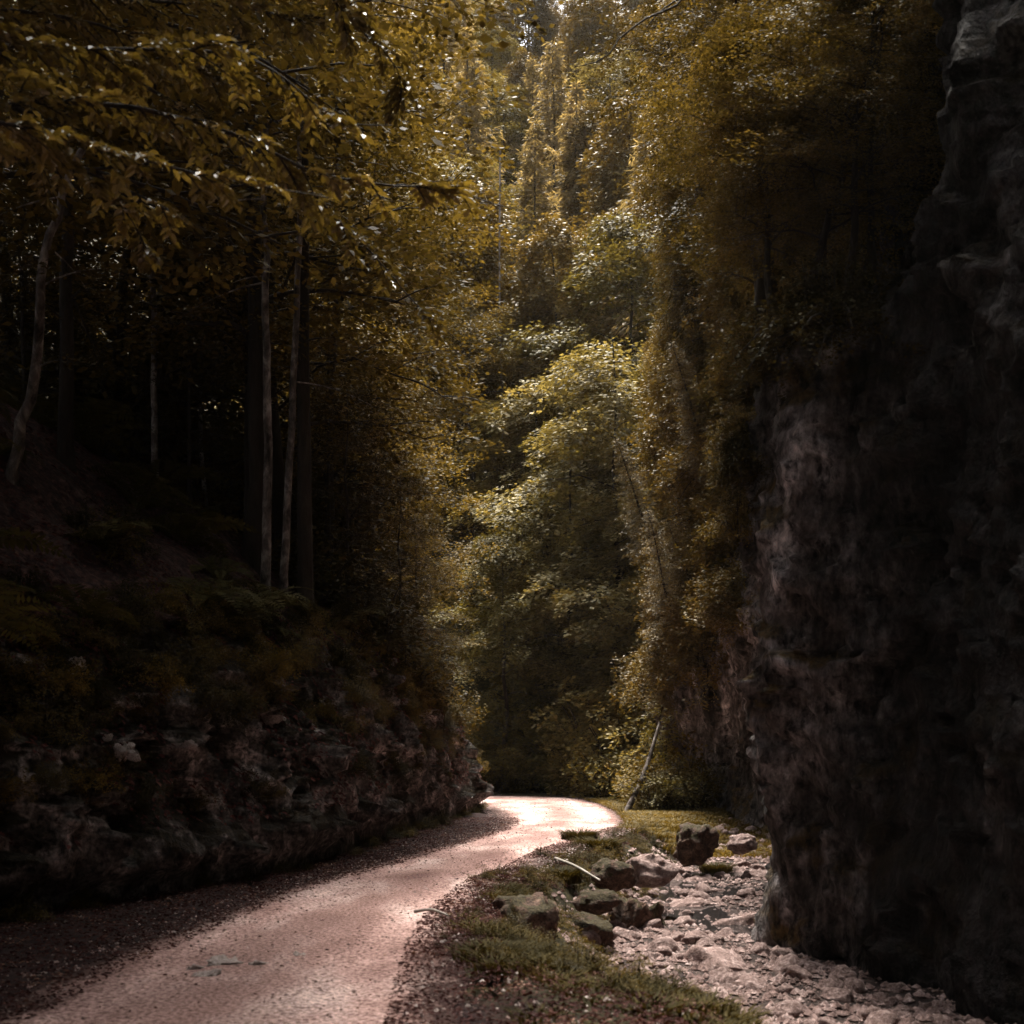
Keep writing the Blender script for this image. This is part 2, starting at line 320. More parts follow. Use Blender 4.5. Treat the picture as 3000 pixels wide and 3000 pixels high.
# ground sheet: fine near, coarse far
def ground_mat():
    m, n, l = new_mat('forest_ground')
    out = n.new('ShaderNodeOutputMaterial'); p = n.new('ShaderNodeBsdfPrincipled'); l.new(p.outputs[0], out.inputs[0])
    tc = n.new('ShaderNodeTexCoord')
    a = n.new('ShaderNodeTexNoise'); a.inputs['Scale'].default_value = 5; a.inputs['Detail'].default_value = 9; a.inputs['Roughness'].default_value = .72; l.new(tc.outputs['Object'], a.inputs[0])
    b = n.new('ShaderNodeTexNoise'); b.inputs['Scale'].default_value = .7; b.inputs['Detail'].default_value = 5; l.new(tc.outputs['Object'], b.inputs[0])
    r1 = ramp(n, [(.3, (.006, .003, .003)), (.5, (.022, .010, .0095)), (.68, (.07, .034, .03))]); l.new(a.outputs['Fac'], r1.inputs[0])
    r2 = ramp(n, [(.3, (.008, .008, .003)), (.5, (.026, .022, .007)), (.7, (.07, .055, .014))]); l.new(a.outputs['Fac'], r2.inputs[0])
    r3 = ramp(n, [(.3, (.008, .006, .005)), (.5, (.04, .027, .024)), (.68, (.16, .115, .10))]); l.new(a.outputs['Fac'], r3.inputs[0])
    g1 = n.new('ShaderNodeAttribute'); g1.attribute_name = 'green'; g2 = n.new('ShaderNodeAttribute'); g2.attribute_name = 'bed'
    def jit(src, amt=.5):
        q = n.new('ShaderNodeMath'); q.operation = 'MULTIPLY_ADD'; q.inputs[1].default_value = amt; l.new(b.outputs['Fac'], q.inputs[0]); l.new(src, q.inputs[2])
        s = n.new('ShaderNodeMapRange'); s.inputs[1].default_value = .5 + amt * .5 - .18; s.inputs[2].default_value = .5 + amt * .5 + .18; l.new(q.outputs[0], s.inputs[0]); return s.outputs[0]
    x1 = n.new('ShaderNodeMix'); x1.data_type = 'RGBA'; l.new(jit(g1.outputs['Fac'], 1.2), x1.inputs[0]); l.new(r1.outputs[0], x1.inputs['A']); l.new(r2.outputs[0], x1.inputs['B'])
    x2 = n.new('ShaderNodeMix'); x2.data_type = 'RGBA'; l.new(jit(g2.outputs['Fac']), x2.inputs[0]); l.new(x1.outputs['Result'], x2.inputs['A']); l.new(r3.outputs[0], x2.inputs['B'])
    l.new(x2.outputs['Result'], p.inputs['Base Color']); p.inputs['Roughness'].default_value = .9; p.inputs['Specular IOR Level'].default_value = .2
    bp = n.new('ShaderNodeBump'); bp.inputs['Strength'].default_value = .9; bp.inputs['Distance'].default_value = .08; l.new(a.outputs['Fac'], bp.inputs['Height']); l.new(bp.outputs[0], p.inputs['Normal'])
    return m
M['ground'] = ground_mat()
gx = np.concatenate([np.linspace(-90, -12, 24), np.linspace(-11.5, -3, 24), np.arange(-2.9, 10, .1), np.linspace(10.5, 90, 34)])
gy = np.concatenate([np.linspace(-60, 0, 14), np.arange(1, 6, .4), np.arange(6, 30, .11), np.arange(30, 50, .4), np.linspace(50.5, 170, 50)])
GX, GY = np.meshgrid(gx, gy, indexing='ij')
GZ = g(GX, GY)
rd = road_sd(GX, GY)
GZ = np.where((rd < .35) & (GY < 50), np.minimum(GZ, -.035), GZ)
gm = mesh_from('ground', np.stack([GX, GY, GZ], -1).reshape(-1, 3), grid_faces(len(gx), len(gy)), M['ground'], True)
bedm = sst(.3, 1.2, GX - bank_x(GY)) * (1 - sst(30, 36, GY))
grn = np.clip(sst(-2.2, -.4, GX - bank_x(GY)) + sst(38, 44, GY), 0, 1) * .75
for nm, ar in (('bed', bedm), ('green', grn)):
    a = gm.attributes.new(nm, 'FLOAT', 'POINT'); a.data.foreach_set('value', ar.ravel().astype(np.float32))
ground = link('ground', gm); tag(ground, kind='structure')

# ------------------------------------------------------------------ left hillside (rock wall below, wooded slope above)
BASE_L = [(-6.4, -30), (-6.0, -8), (-5.7, 5), (-5.0, 11.8), (-3.95, 14.6), (-3.1, 17.2), (-2.62, 21), (-2.3, 24.5), (-1.75, 29), (-1.12, 33.5), (-1.15, 36), (-2.2, 38.8), (-6, 41), (-16, 42.5), (-30, 43)]
NS, NT = 560, 150
bl = spline(BASE_L, NS)
tan_ = unit(np.gradient(bl, axis=0)); nrm = np.stack([-tan_[:, 1], tan_[:, 0]], 1)
from numpy import interp
# smooth the normals so the upper slope does not fold at the corner
k = np.hanning(61); k /= k.sum()
nsm = np.stack([np.convolve(np.pad(nrm[:, i], 30, mode='edge'), k, 'valid') for i in (0, 1)], 1); nsm = unit(nsm)
Hs = interp(bl[:, 1], [-30, 5, 11.8, 17, 22, 26, 29, 32, 34.5, 37, 42], [3.2, 3.2, 3.0, 3.5, 4.1, 4.3, 4.0, 3.6, 3.1, 2.6, 1.5])
t = np.concatenate([np.linspace(0, 1, 60), 1 + np.linspace(0, 1, 90)[1:] ** 1.6 * 40]); NT = len(t)
def hill_profile(s_idx, tt):
    H = Hs[s_idx]; y = bl[s_idx, 1]
    crest = interp(y, [-30, 10, 16, 20, 23, 30, 40], [9, 9, 8, 6.2, 4.2, 4.0, 5.0])
    w_ = np.clip(tt, 0, 1)
    z = H * (w_ ** .75)
    off = (w_ ** 1.3) * 1.35 + np.maximum(tt - 1, 0)
    u = np.maximum(tt - 1, 0); slope = interp(y, [10, 17, 22, 30, 34, 40], [.86, .84, .75, .8, .95, .9])
    z = z + np.where(u < crest, u * slope, crest * slope + (u - crest) * .28)
    return off, z
SI, TT = np.meshgrid(np.arange(NS), t, indexing='ij')
OFF, HZ = hill_profile(SI, TT)
NN = nrm[SI] * (1 - sst(0, 3, OFF))[..., None] + nsm[SI] * sst(0, 3, OFF)[..., None]; NN = unit(NN)
HX = bl[SI, 0] + NN[..., 0] * OFF; HY = bl[SI, 1] + NN[..., 1] * OFF
PN = P3(HX, HY, HZ)
big = fbm(PN * np.array([.55, .55, .9]), 4, 50, True); med = fbm(PN * np.array([1.8, 1.8, 2.0]), 4, 51, True); strat = vnoise(PN * np.array([.4, .4, 2.6]), 77)
wallw = sst(1.6, .9, TT) * sst(0, .08, TT) + .25 * sst(.9, 1.6, TT)
fin = fbm(PN * np.array([5., 5., 7.]), 3, 53, True)
wq = np.stack([fbm(PN * 1.3, 3, 57), fbm(PN * 1.3, 3, 58), fbm(PN * 1.3, 3, 59)], -1) * .3
dsp = (big * .34 + med * .12 + strat * .03 + fin * .05 + blocks((PN + wq) * np.array([1.1, 1.1, .9]), 71, 1.1) * .20 + blocks((PN + wq) * np.array([2.8, 2.8, 2.3]), 72, 1.2) * .10) * wallw
HX = HX - NN[..., 0] * dsp; HY = HY - NN[..., 1] * dsp
HZ = HZ + .22 * fbm(PN * 1.3, 4, 55) * sst(.3, 2, TT) + .5 * fbm(PN * .35, 3, 56) * sst(1, 4, TT) - .12 * (TT <= 0)
def hill_mat():
    m = rock_mat('hillside_soil', [(.32, (.012, .010, .008)), (.48, (.085, .070, .063)), (.57, (.21, .175, .16)), (.67, (.50, .42, .40))], 2.4, 1.0, facet=.35, grain=.8, moss=(.018, .012, .005), mossamt=.6, dist=.3)
    n = m.node_tree.nodes; l = m.node_tree.links
    p = [q for q in n if q.type == 'BSDF_PRINCIPLED'][0]; src = p.inputs['Base Color'].links[0].from_socket
    tc = n.new('ShaderNodeTexCoord')
    a = n.new('ShaderNodeTexNoise'); a.inputs['Scale'].default_value = 7; a.inputs['Detail'].default_value = 9; a.inputs['Roughness'].default_value = .75; l.new(tc.outputs['Object'], a.inputs[0])
    r1 = ramp(n, [(.32, (.008, .005, .005)), (.5, (.06, .026, .024)), (.66, (.20, .095, .08))]); l.new(a.outputs['Fac'], r1.inputs[0])
    at_ = n.new('ShaderNodeAttribute'); at_.attribute_name = 'soil'
    b = n.new('ShaderNodeTexNoise'); b.inputs['Scale'].default_value = 1.2; b.inputs['Detail'].default_value = 5; l.new(tc.outputs['Object'], b.inputs[0])
    q = n.new('ShaderNodeMath'); q.operation = 'MULTIPLY_ADD'; q.inputs[1].default_value = .8; l.new(b.outputs['Fac'], q.inputs[0]); l.new(at_.outputs['Fac'], q.inputs[2])
    s = n.new('ShaderNodeMapRange'); s.inputs[1].default_value = .8; s.inputs[2].default_value = 1.0; l.new(q.outputs[0], s.inputs[0])
    x = n.new('ShaderNodeMix'); x.data_type = 'RGBA'; l.new(s.outputs[0], x.inputs[0]); l.new(src, x.inputs['A']); l.new(r1.outputs[0], x.inputs['B']); l.new(x.outputs['Result'], p.inputs['Base Color'])
    return m
hm = mesh_from('hillside', np.stack([HX, HY, HZ], -1).reshape(-1, 3), grid_faces(NS, NT, True), hill_mat(), True)
a = hm.attributes.new('soil', 'FLOAT', 'POINT'); a.data.foreach_set('value', (sst(.85, 1.25, TT) * .9).ravel().astype(np.float32))
hillside = link('hillside', hm); tag(hillside, 'steep wooded bank with a rock foot left of the road', kind='structure')
HP = np.stack([HX, HY, HZ], -1)
HF = HP.reshape(-1, 3)
def hill_z(x, y):
    """height of the left hillside above (x,y) from nearest mesh point"""
    d = (HF[:, 0] - x) ** 2 + (HF[:, 1] - y) ** 2
    idx = np.argsort(d)[:4]; return HF[idx, 2].mean()

# ------------------------------------------------------------------ right cliff
CL = [(6.4, -30), (6.2, -5), (6.0, 6), (5.75, 9.5), (4.95, 12.0), (4.2, 13.9), (3.42, 15.4), (3.22, 16.2), (3.5, 17.2), (4.6, 19.5), (6.0, 22.5), (6.9, 26), (6.7, 29.5), (6.15, 32.5), (5.6, 35.5), (5.15, 38.5), (5.0, 41), (5.6, 43.5), (9, 46.5), (14, 48), (24, 50)]
NS2 = 640
cl = spline(CL, NS2); tn = unit(np.gradient(cl, axis=0)); cn = np.stack([tn[:, 1], -tn[:, 0]], 1)   # outward = away from the road
cn = unit(np.stack([np.convolve(np.pad(cn[:, i], 12, mode='edge'), np.ones(25) / 25, 'valid') for i in (0, 1)], 1))
zc = np.concatenate([np.linspace(-1.6, 16, 230), np.linspace(16.3, 34, 46)]); 
SI, ZZ = np.meshgrid(np.arange(NS2), zc, indexing='ij')
yy = cl[SI, 1]
corner = sst(13.2, 14.8, yy)
back = 1 - .85 * sst(17.5, 22, yy)
setb = corner * (2.0 * sst(6.6, 8.2, ZZ)) * back + .1 * np.maximum(ZZ - 8, 0) * corner * (1 - .8 * sst(17.5, 22, yy)) + .05 * ZZ * (1 - corner)
lean = -.25 * sst(1.5, 5.5, ZZ) * corner * sst(8, 6, ZZ)      # upper part of the buttress leans out
PC = P3(cl[SI, 0], yy, ZZ)
big = fbm(PC * np.array([.42, .42, .22]), 4, 60, True); med = fbm(PC * np.array([1.6, 1.6, .8]), 5, 61, True); fine = fbm(PC * 5.5, 3, 62, True)
wq = np.stack([fbm(PC * 1.1, 3, 63), fbm(PC * 1.1, 3, 64), fbm(PC * 1.1, 3, 65)], -1) * .35
dsp = big * .40 + med * .16 + fine * .05 + blocks((PC + wq) * np.array([.8, .8, .5]), 66, 1.1) * .16 + blocks((PC + wq) * np.array([2.3, 2.3, 1.5]), 67, 1.2) * .10 + blocks((PC + wq * .5) * 5.0, 68, 1.2) * .035
foot = sst(.6, -.6, ZZ) * .12
D_ = .32 * corner + setb + lean - dsp * (.55 + .45 * sst(0, 2, ZZ)) - foot
CX = cl[SI, 0] + cn[SI, 0] * D_; CY = yy + cn[SI, 1] * D_
# roof of the cliff: three rows running back
rows = [(CX, CY, ZZ)]
top = []
for o_, dz in ((3, 1), (14, 5), (60, 20)):
    top.append(np.stack([CX[:, -1] + cn[:, 0] * o_ * .8 + o_ * .3, CY[:, -1] + cn[:, 1] * o_ * .3, np.full(NS2, 34. + dz)], -1)[:, None])
CV = np.concatenate([np.stack([CX, CY, ZZ], -1)] + top, 1); nzc = CV.shape[1]
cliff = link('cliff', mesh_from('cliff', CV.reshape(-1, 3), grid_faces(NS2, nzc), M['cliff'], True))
lit_tone = np.zeros((NS2, nzc)); zf = CV[..., 2]
lit_tone = sst(4.4, 3.3, CV[..., 0]) * sst(7.6, 6, zf) * (CV[..., 1] < 22) + sst(27, 30, CV[..., 1]) * sst(9, 6, zf) * 1.2
a = cliff.data.attributes.new('pale', 'FLOAT', 'POINT'); a.data.foreach_set('value', lit_tone.ravel().astype(np.float32))  # light painted into the rock colour: brighter buttress edge and far wall, darker elsewhere
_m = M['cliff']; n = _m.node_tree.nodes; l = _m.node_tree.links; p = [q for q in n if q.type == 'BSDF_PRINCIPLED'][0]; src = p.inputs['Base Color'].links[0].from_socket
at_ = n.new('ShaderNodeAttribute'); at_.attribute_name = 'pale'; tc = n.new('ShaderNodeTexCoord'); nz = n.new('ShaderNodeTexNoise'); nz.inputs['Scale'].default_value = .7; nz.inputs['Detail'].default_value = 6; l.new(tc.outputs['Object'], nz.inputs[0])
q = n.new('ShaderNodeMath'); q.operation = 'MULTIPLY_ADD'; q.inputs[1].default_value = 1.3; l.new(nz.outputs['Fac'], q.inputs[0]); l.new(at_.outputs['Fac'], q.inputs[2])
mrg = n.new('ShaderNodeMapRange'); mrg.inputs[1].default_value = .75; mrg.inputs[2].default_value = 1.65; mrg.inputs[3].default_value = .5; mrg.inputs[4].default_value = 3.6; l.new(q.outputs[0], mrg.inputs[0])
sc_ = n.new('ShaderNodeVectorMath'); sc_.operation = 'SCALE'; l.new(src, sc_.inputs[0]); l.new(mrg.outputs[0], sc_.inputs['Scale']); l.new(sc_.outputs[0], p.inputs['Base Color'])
tag(cliff, 'dark overhanging rock cliff right of the creek', kind='structure')

# ------------------------------------------------------------------ plant generators (each returns [(part name, mesh), ...])
UP = np.array([0, 0, 1.0])
def spray_leaves(r, C, Dm, size, nper, L, W, flat=.10, droop=.25, jit=.35, rich=False, pt=1.0):
    """C (n,3) spray centres, Dm (n,3) spray directions. Leaves lie in a fan close to the horizontal."""
    n = len(C); Dh = unit(Dm * np.array([1, 1, .5]) + np.array([0, 0, -droop]))
    S = unit(np.cross(Dh, UP)); N = np.cross(S, Dh)
    u = r.uniform(0, 1, (n, nper)); w_ = r.uniform(-1, 1, (n, nper)); sz = size * r.uniform(.6, 1.3, (n, 1))
    wid = np.sin(np.clip(u * .9 + .08, 0, 1) * math.pi) ** .7
    Pp = C[:, None] + Dh[:, None] * (u * sz)[..., None] + S[:, None] * (w_ * wid * sz * .48)[..., None] + N[:, None] * (r.normal(size=(n, nper)) * flat * sz)[..., None]
    Pp[..., 2] -= (u ** 2 * sz * droop * .6)
    Ld = unit(Dh[:, None] * .8 + S[:, None] * (np.sign(w_) * .75)[..., None] + r.normal(size=(n, nper, 3)) * jit * .6)
    Ln = unit(N[:, None] + r.normal(size=(n, nper, 3)) * jit)
    Pp = Pp.reshape(-1, 3); Ld = Ld.reshape(-1, 3); Ln = Ln.reshape(-1, 3); m = len(Pp)
    LL = L * r.uniform(.6, 1.25, m); WW = W * r.uniform(.7, 1.2, m)
    return leaf_arrays(Pp, Ld, Ln, LL, WW, rich)

def broadleaf(seed, H=14, tr=.16, lo=.25, Rr=3.5, nb=34, nsub=5, nspr=4, size=.75, nper=30, L=.11, W=.07, mat='leaf_olive', bark='bark', lean=(0, 0), shape='oval', droop=.25, asym=None, flat=.10, jit=.4):
    r = np.random.default_rng(seed); tb = Tubes()
    k = 12; h = np.linspace(0, 1, k)
    wob = np.cumsum(r.normal(size=(k, 2)) * H * .006, 0)
    tp = np.stack([wob[:, 0] + lean[0] * h ** 1.5, wob[:, 1] + lean[1] * h ** 1.5, h * H], 1); tp[0, :2] = 0
    rad = tr * (1 - .88 * h) * (1 + .5 * np.exp(-h * 30)); tb.add(np.vstack([tp[0] - [0, 0, .6], tp]), np.r_[rad[0] * 1.1, rad], 9)
    Cs, Ds = [], []
    for i in range(nb):
        f = lo + (1 - lo) * ((i + r.uniform(0, 1)) / nb); f = min(f, .985)
        p0 = np.array([np.interp(f, h, tp[:, j]) for j in range(3)])
        az = i * 2.4 + r.uniform(-.5, .5); q = (f - lo) / (1 - lo)
        env = {'oval': math.sin(math.pi * min(max(q * .8 + .16, 0), 1)) ** .7, 'dome': (1 - q ** 2.2) ** .5 * .95 + .05, 'tall': (1 - q) ** .6 * .9 + .12}[shape]
        ln = Rr * env * r.uniform(.6, 1.15)
        if asym is not None: ln *= 1 + asym[2] * math.cos(az - math.atan2(asym[1], asym[0]))
        ln = max(ln, .4)
        d0 = np.array([math.cos(az), math.sin(az), r.uniform(.25, .8) * (1 - .2 * q)])
        m = 7; tt = np.linspace(0, 1, m)[:, None]
        bp_ = p0 + d0 * ln * tt + np.array([0, 0, -1]) * (droop * ln * tt ** 2) * 1.6 + np.cumsum(r.normal(size=(m, 3)) * ln * .018, 0)
        br = max(tr * (1 - .8 * f) * .42, .012) * (1 - .8 * tt[:, 0]); tb.add(bp_, br, 5)
        for s in range(nsub):
            u = .22 + .78 * (s + r.uniform(.1, .9)) / nsub
            c0 = np.array([np.interp(u, tt[:, 0], bp_[:, j]) for j in range(3)])
            dm = bp_[-1] - bp_[0]; dm = dm / np.linalg.norm(dm)
            sd_ = np.cross(dm, UP); sgn = 1 if (s % 2) else -1
            sdv = unit(dm * .75 + sd_ * sgn * r.uniform(.4, 1.1) + np.array([0, 0, r.uniform(-.15, .25)]))
            sl_ = ln * .42 * (1.15 - .6 * u) + size * .4
            e = c0 + sdv * sl_; mid = (c0 + e) / 2 + np.array([0, 0, .04 * sl_])
            tb.add(np.array([c0, mid, e]), [br[0] * .35, br[0] * .22, .004], 4)
            uu = (np.arange(nspr) + r.uniform(0, 1, nspr)) / nspr
            Cc = c0 + (e - c0) * uu[:, None] + r.normal(size=(nspr, 3)) * size * .22
            Dd = unit(sdv + r.normal(size=(nspr, 3)) * .55)
            Cs.append(Cc); Ds.append(Dd)
    Cs = np.vstack(Cs); Ds = np.vstack(Ds)
    V, F = spray_leaves(r, Cs, Ds, size, nper, L, W, flat, droop, jit)
    return [('trunk', tb.mesh('trunk', M[bark])), ('crown', mesh_from('crown', V, F, M[mat]))]

def conifer(seed, H=22, tr=.2, lo=.12, Rr=3.0, step=.42, per=6, L=.28, W=.05, mat='needle', bark='bark', droop=.5, dens=26, hang=.5, bare=.0):
    r = np.random.default_rng(seed); tb = Tubes()
    h = np.linspace(0, 1, 10); tp = np.stack([np.cumsum(r.normal(size=10)) * .05, np.cumsum(r.normal(size=10)) * .05, h * H], 1); tp[0, :2] = 0
    tb.add(np.vstack([tp[0] - [0, 0, .8], tp]), np.r_[tr * 1.2, tr * (1 - .93 * h)], 8)
    Pp, Dd, Nn = [], [], []
    z = lo * H
    while z < H * .985:
        f = z / H; q = (f - lo) / (1 - lo); ln0 = Rr * (1 - q) ** .8 * min(1, .55 + q * 3) + .15
        for kx in range(per):
            az = r.uniform(0, 2 * math.pi); ln = ln0 * r.uniform(.55, 1.15)
            p0 = np.array([np.interp(f, h, tp[:, 0]), np.interp(f, h, tp[:, 1]), z + r.uniform(-.2, .2)])
            m = 6; tt = np.linspace(0, 1, m)[:, None]; d0 = np.array([math.cos(az), math.sin(az), .15 + .3 * q])
            bp_ = p0 + d0 * ln * tt - UP * (droop * ln * tt ** 1.6 * (1 - .5 * q)) + UP * (.12 * ln * tt ** 4)
            tb.add(bp_, max(.012, tr * .14 * (1 - q)) * (1 - .85 * tt[:, 0]), 4)
            nn = max(4, int(dens * ln))
            u = r.uniform(.12 + bare, 1, nn); c = np.stack([np.interp(u, tt[:, 0], bp_[:, j]) for j in range(3)], 1)
            dm = unit((bp_[-1] - bp_[0])[None])[0]; s_ = unit(np.cross(dm, UP)[None])[0]; sg = r.choice([-1, 1], nn)[:, None]
            lat = (1 - u[:, None] * .75) * ln * .38 * r.uniform(0, 1, (nn, 1))
            c = c + s_ * sg * lat - UP * (hang * lat + r.uniform(0, .16, (nn, 1)) * hang)
            d = unit(dm * .7 + s_ * sg * .8 - UP * (.2 + hang * .8) * r.uniform(.2, 1.3, (nn, 1)) + r.normal(size=(nn, 3)) * .25)
            Pp.append(c); Dd.append(d); Nn.append(unit(UP + r.normal(size=(nn, 3)) * .6))
        z += step * r.uniform(.7, 1.3)
    P_ = np.vstack(Pp); D = np.vstack(Dd); N = np.vstack(Nn); n = len(P_)
    V, F = leaf_arrays(P_, D, N, L * r.uniform(.6, 1.3, n), W * r.uniform(.7, 1.3, n))
    return [('trunk', tb.mesh('trunk', M[bark])), ('crown', mesh_from('crown', V, F, M[mat]))]

def shrub(seed, Rr=1.0, H=1.3, nst=14, size=.3, nspr=9, nper=16, L=.08, W=.05, mat='leaf_olive', droop=.25, bark='bark', hang=0):
    r = np.random.default_rng(seed); tb = Tubes(); Cs, Ds = [], []
    for i in range(nst):
        az = r.uniform(0, 6.28); a = r.uniform(.1, 1); tip = np.array([math.cos(az) * Rr * a, math.sin(az) * Rr * a, H * (1 - .45 * a ** 2) * r.uniform(.75, 1.15)])
        if hang: tip[2] -= hang * a * r.uniform(.5, 1.3)
        b0 = np.array([math.cos(az), math.sin(az), 0]) * Rr * .12
        mid = (b0 + tip) / 2 + np.array([0, 0, .18 * H]); pts = spline([b0 - [0, 0, .15], mid, tip], 6); tb.add(pts, np.linspace(.018, .004, 6) * (1 + H * .4), 4)
        u = r.uniform(.25, 1, nspr); c = np.stack([np.interp(u, np.linspace(0, 1, 6), pts[:, j]) for j in range(3)], 1) + r.normal(size=(nspr, 3)) * size * .45
        Cs.append(c); Ds.append(unit(np.array([math.cos(az), math.sin(az), .1]) + r.normal(size=(nspr, 3)) * .7))
    V, F = spray_leaves(r, np.vstack(Cs), np.vstack(Ds), size, nper, L, W, .16, droop, .5)
    return [('stem', tb.mesh('stem', M[bark])), ('foliage', mesh_from('foliage', V, F, M[mat]))]

def fern(seed, nfr=11, Lf=.75, mat='fern'):
    r = np.random.default_rng(seed); P_, D_, N_, LL = [], [], [], []; tb = Tubes()
    for i in range(nfr):
        az = i * 2 * math.pi / nfr + r.uniform(-.25, .25); d = np.array([math.cos(az), math.sin(az), 0]); ln = Lf * r.uniform(.7, 1.15)
        u = np.linspace(0, 1, 22)
        pts = d * (u * ln)[:, None] + UP * (ln * (.95 * u - .85 * u ** 2.2))[:, None]
        tb.add(pts[::3], np.linspace(.006, .002, len(pts[::3])), 4)
        s = np.cross(d, UP); T = unit(np.gradient(pts, axis=0))
        for sg in (-1, 1):
            P_.append(pts[2:]); D_.append(unit(s * sg + T[2:] * .35 + r.normal(size=(20, 3)) * .05)); N_.append(unit(np.cross(T[2:], s * 1.0) * -1 + r.normal(size=(20, 3)) * .1))
            LL.append(ln * .26 * np.sin(np.clip(u[2:] * .88 + .14, 0, 1) * math.pi) ** .8)
    V, F = leaf_arrays(np.vstack(P_), np.vstack(D_), np.vstack(N_), np.concatenate(LL), .035)
    SV = np.vstack(tb.V); V2 = np.vstack([V, SV]); F2 = np.vstack([F, np.vstack(tb.F) + len(V)])
    return mesh_from('fern', V2, F2, M[mat])

def tuft(seed, n=130, Rr=.22, H=.35, mat='leaf_moss', flop=.6):
    r = np.random.default_rng(seed); az = r.uniform(0, 6.28, n); a = np.sqrt(r.uniform(0, 1, n)) * Rr
    b = np.stack([np.cos(az) * a, np.sin(az) * a, np.full(n, -.03)], 1); out_ = np.stack([np.cos(az), np.sin(az), np.zeros(n)], 1)
    h = H * r.uniform(.5, 1.2, n)[:, None]; m = b + out_ * h * .25 * flop + UP * h * .6; tpp = b + out_ * h * flop + UP * h * (1 - .35 * flop)
    s = unit(np.cross(out_, UP)) * .006 + r.normal(size=(n, 3)) * .002
    V = np.stack([b - s, b + s, m + s * .8, m - s * .8, tpp + s * .2, tpp - s * .2], 1).reshape(-1, 3); i = np.arange(n)[:, None] * 6
    F = np.concatenate([i + np.array([[0, 1, 2, 3]]), i + np.array([[3, 2, 4, 5]])], 0)
    return mesh_from('blades', V, F, M[mat])

def rock_mesh(seed, sub=3, rough=.35, flat=.7, mat='stone'):
    import bmesh
    bm = bmesh.new(); bmesh.ops.create_icosphere(bm, subdivisions=sub, radius=1)
    V = np.array([v.co[:] for v in bm.verts]); F = np.array([[v.index for v in f.verts] for f in bm.faces]); bm.free()
    r = np.random.default_rng(seed)
    for _ in range(7):           # chop with random planes for facets
        nn = unit(r.normal(size=(1, 3)))[0]; d = r.uniform(.55, .85); pr = V @ nn; V = V - np.maximum(pr - d, 0)[:, None] * nn * .9
    V = V * (1 + rough * fbm(V * 1.3 + seed * 3.1, 4, seed)[:, None] + rough * .35 * fbm(V * 3.1 + seed, 3, seed + 5, True)[:, None])
    V = V + unit(V) * blocks(V * 1.7 + seed, seed + 9, 1.0)[:, None] * rough * .28 * np.array([1, r.uniform(.65, .95), flat])
    return mesh_from('rock', V, F, M[mat], True)

def put(name, parts, loc, label, cat, group=None, rz=0, sc=1.0, tilt=(0, 0)):
    e = bpy.data.objects.new(name, None); col.objects.link(e); e.empty_display_size = .3
    e.location = tuple(float(q) for q in loc); e.rotation_euler = (tilt[0], tilt[1], rz); e.scale = (sc,) * 3 if np.isscalar(sc) else sc
    tag(e, label, cat, group)
    for nm, me in parts: link(nm, me, e)
    return e

# ------------------------------------------------------------------ near overhanging beech (root outside the frame, boughs hang into it)
def sprig_branch(tb, r, pts, rad, width, acc, twigs=26, leaves=9, L=.085):
    pts = spline(pts, 40); k = len(pts)
    pts = pts + np.cumsum(r.normal(size=pts.shape) * .004, 0)
    tb.add(pts, np.linspace(rad, .004, k), 5)
    T = unit(np.gradient(pts, axis=0))
    for i in range(twigs):
        u = r.uniform(.12, .93); j = min(int(u * (k - 1)), k - 2); c = pts[j]; s = unit(np.cross(T[j], UP)[None])[0]; sg = 1 if i % 2 else -1
        ln = width * (1.1 - .65 * u) * r.uniform(.35, 1.2)
        d = unit((T[j] * .8 + s * sg * r.uniform(.5, 1.2) + UP * r.uniform(-.35, .12))[None])[0]
        tw = np.stack([c + d * ln * q - UP * (.22 * ln * q ** 2) for q in np.linspace(0, 1, 6)]); tb.add(tw, np.linspace(rad * .28 + .002, .0015, 6), 4)
        # side twiglets with alternating leaves
        for m in range(3):
            q0 = r.uniform(.15, .9); c2 = c + d * ln * q0 - UP * (.22 * ln * q0 ** 2); s2 = np.cross(d, UP); l2 = ln * .5 * r.uniform(.5, 1)
            d2 = unit((d * .8 + s2 * (1 if m % 2 else -1) * r.uniform(.4, 1) + UP * r.uniform(-.3, .05))[None])[0]
            if m == 0: d2, c2, l2 = d, c, ln
            nl = max(4, int(leaves * (l2 / .35 + .3)))
            q = (np.arange(nl) + .5) / nl; base = c2 + d2 * (l2 * q)[:, None] - UP * (.22 * l2 * q ** 2)[:, None]
            s3 = unit(np.cross(d2, UP)[None])[0]; alt = np.where(np.arange(nl) % 2, 1, -1)[:, None]
            D = unit(d2 * .65 + s3 * alt * .8 + UP * r.uniform(-.38, .05, (nl, 1)) + r.normal(size=(nl, 3)) * .15)
            N = unit(UP + r.normal(size=(nl, 3)) * .27)
            acc.append((base, D, N, L * r.uniform(.65, 1.2, nl)))

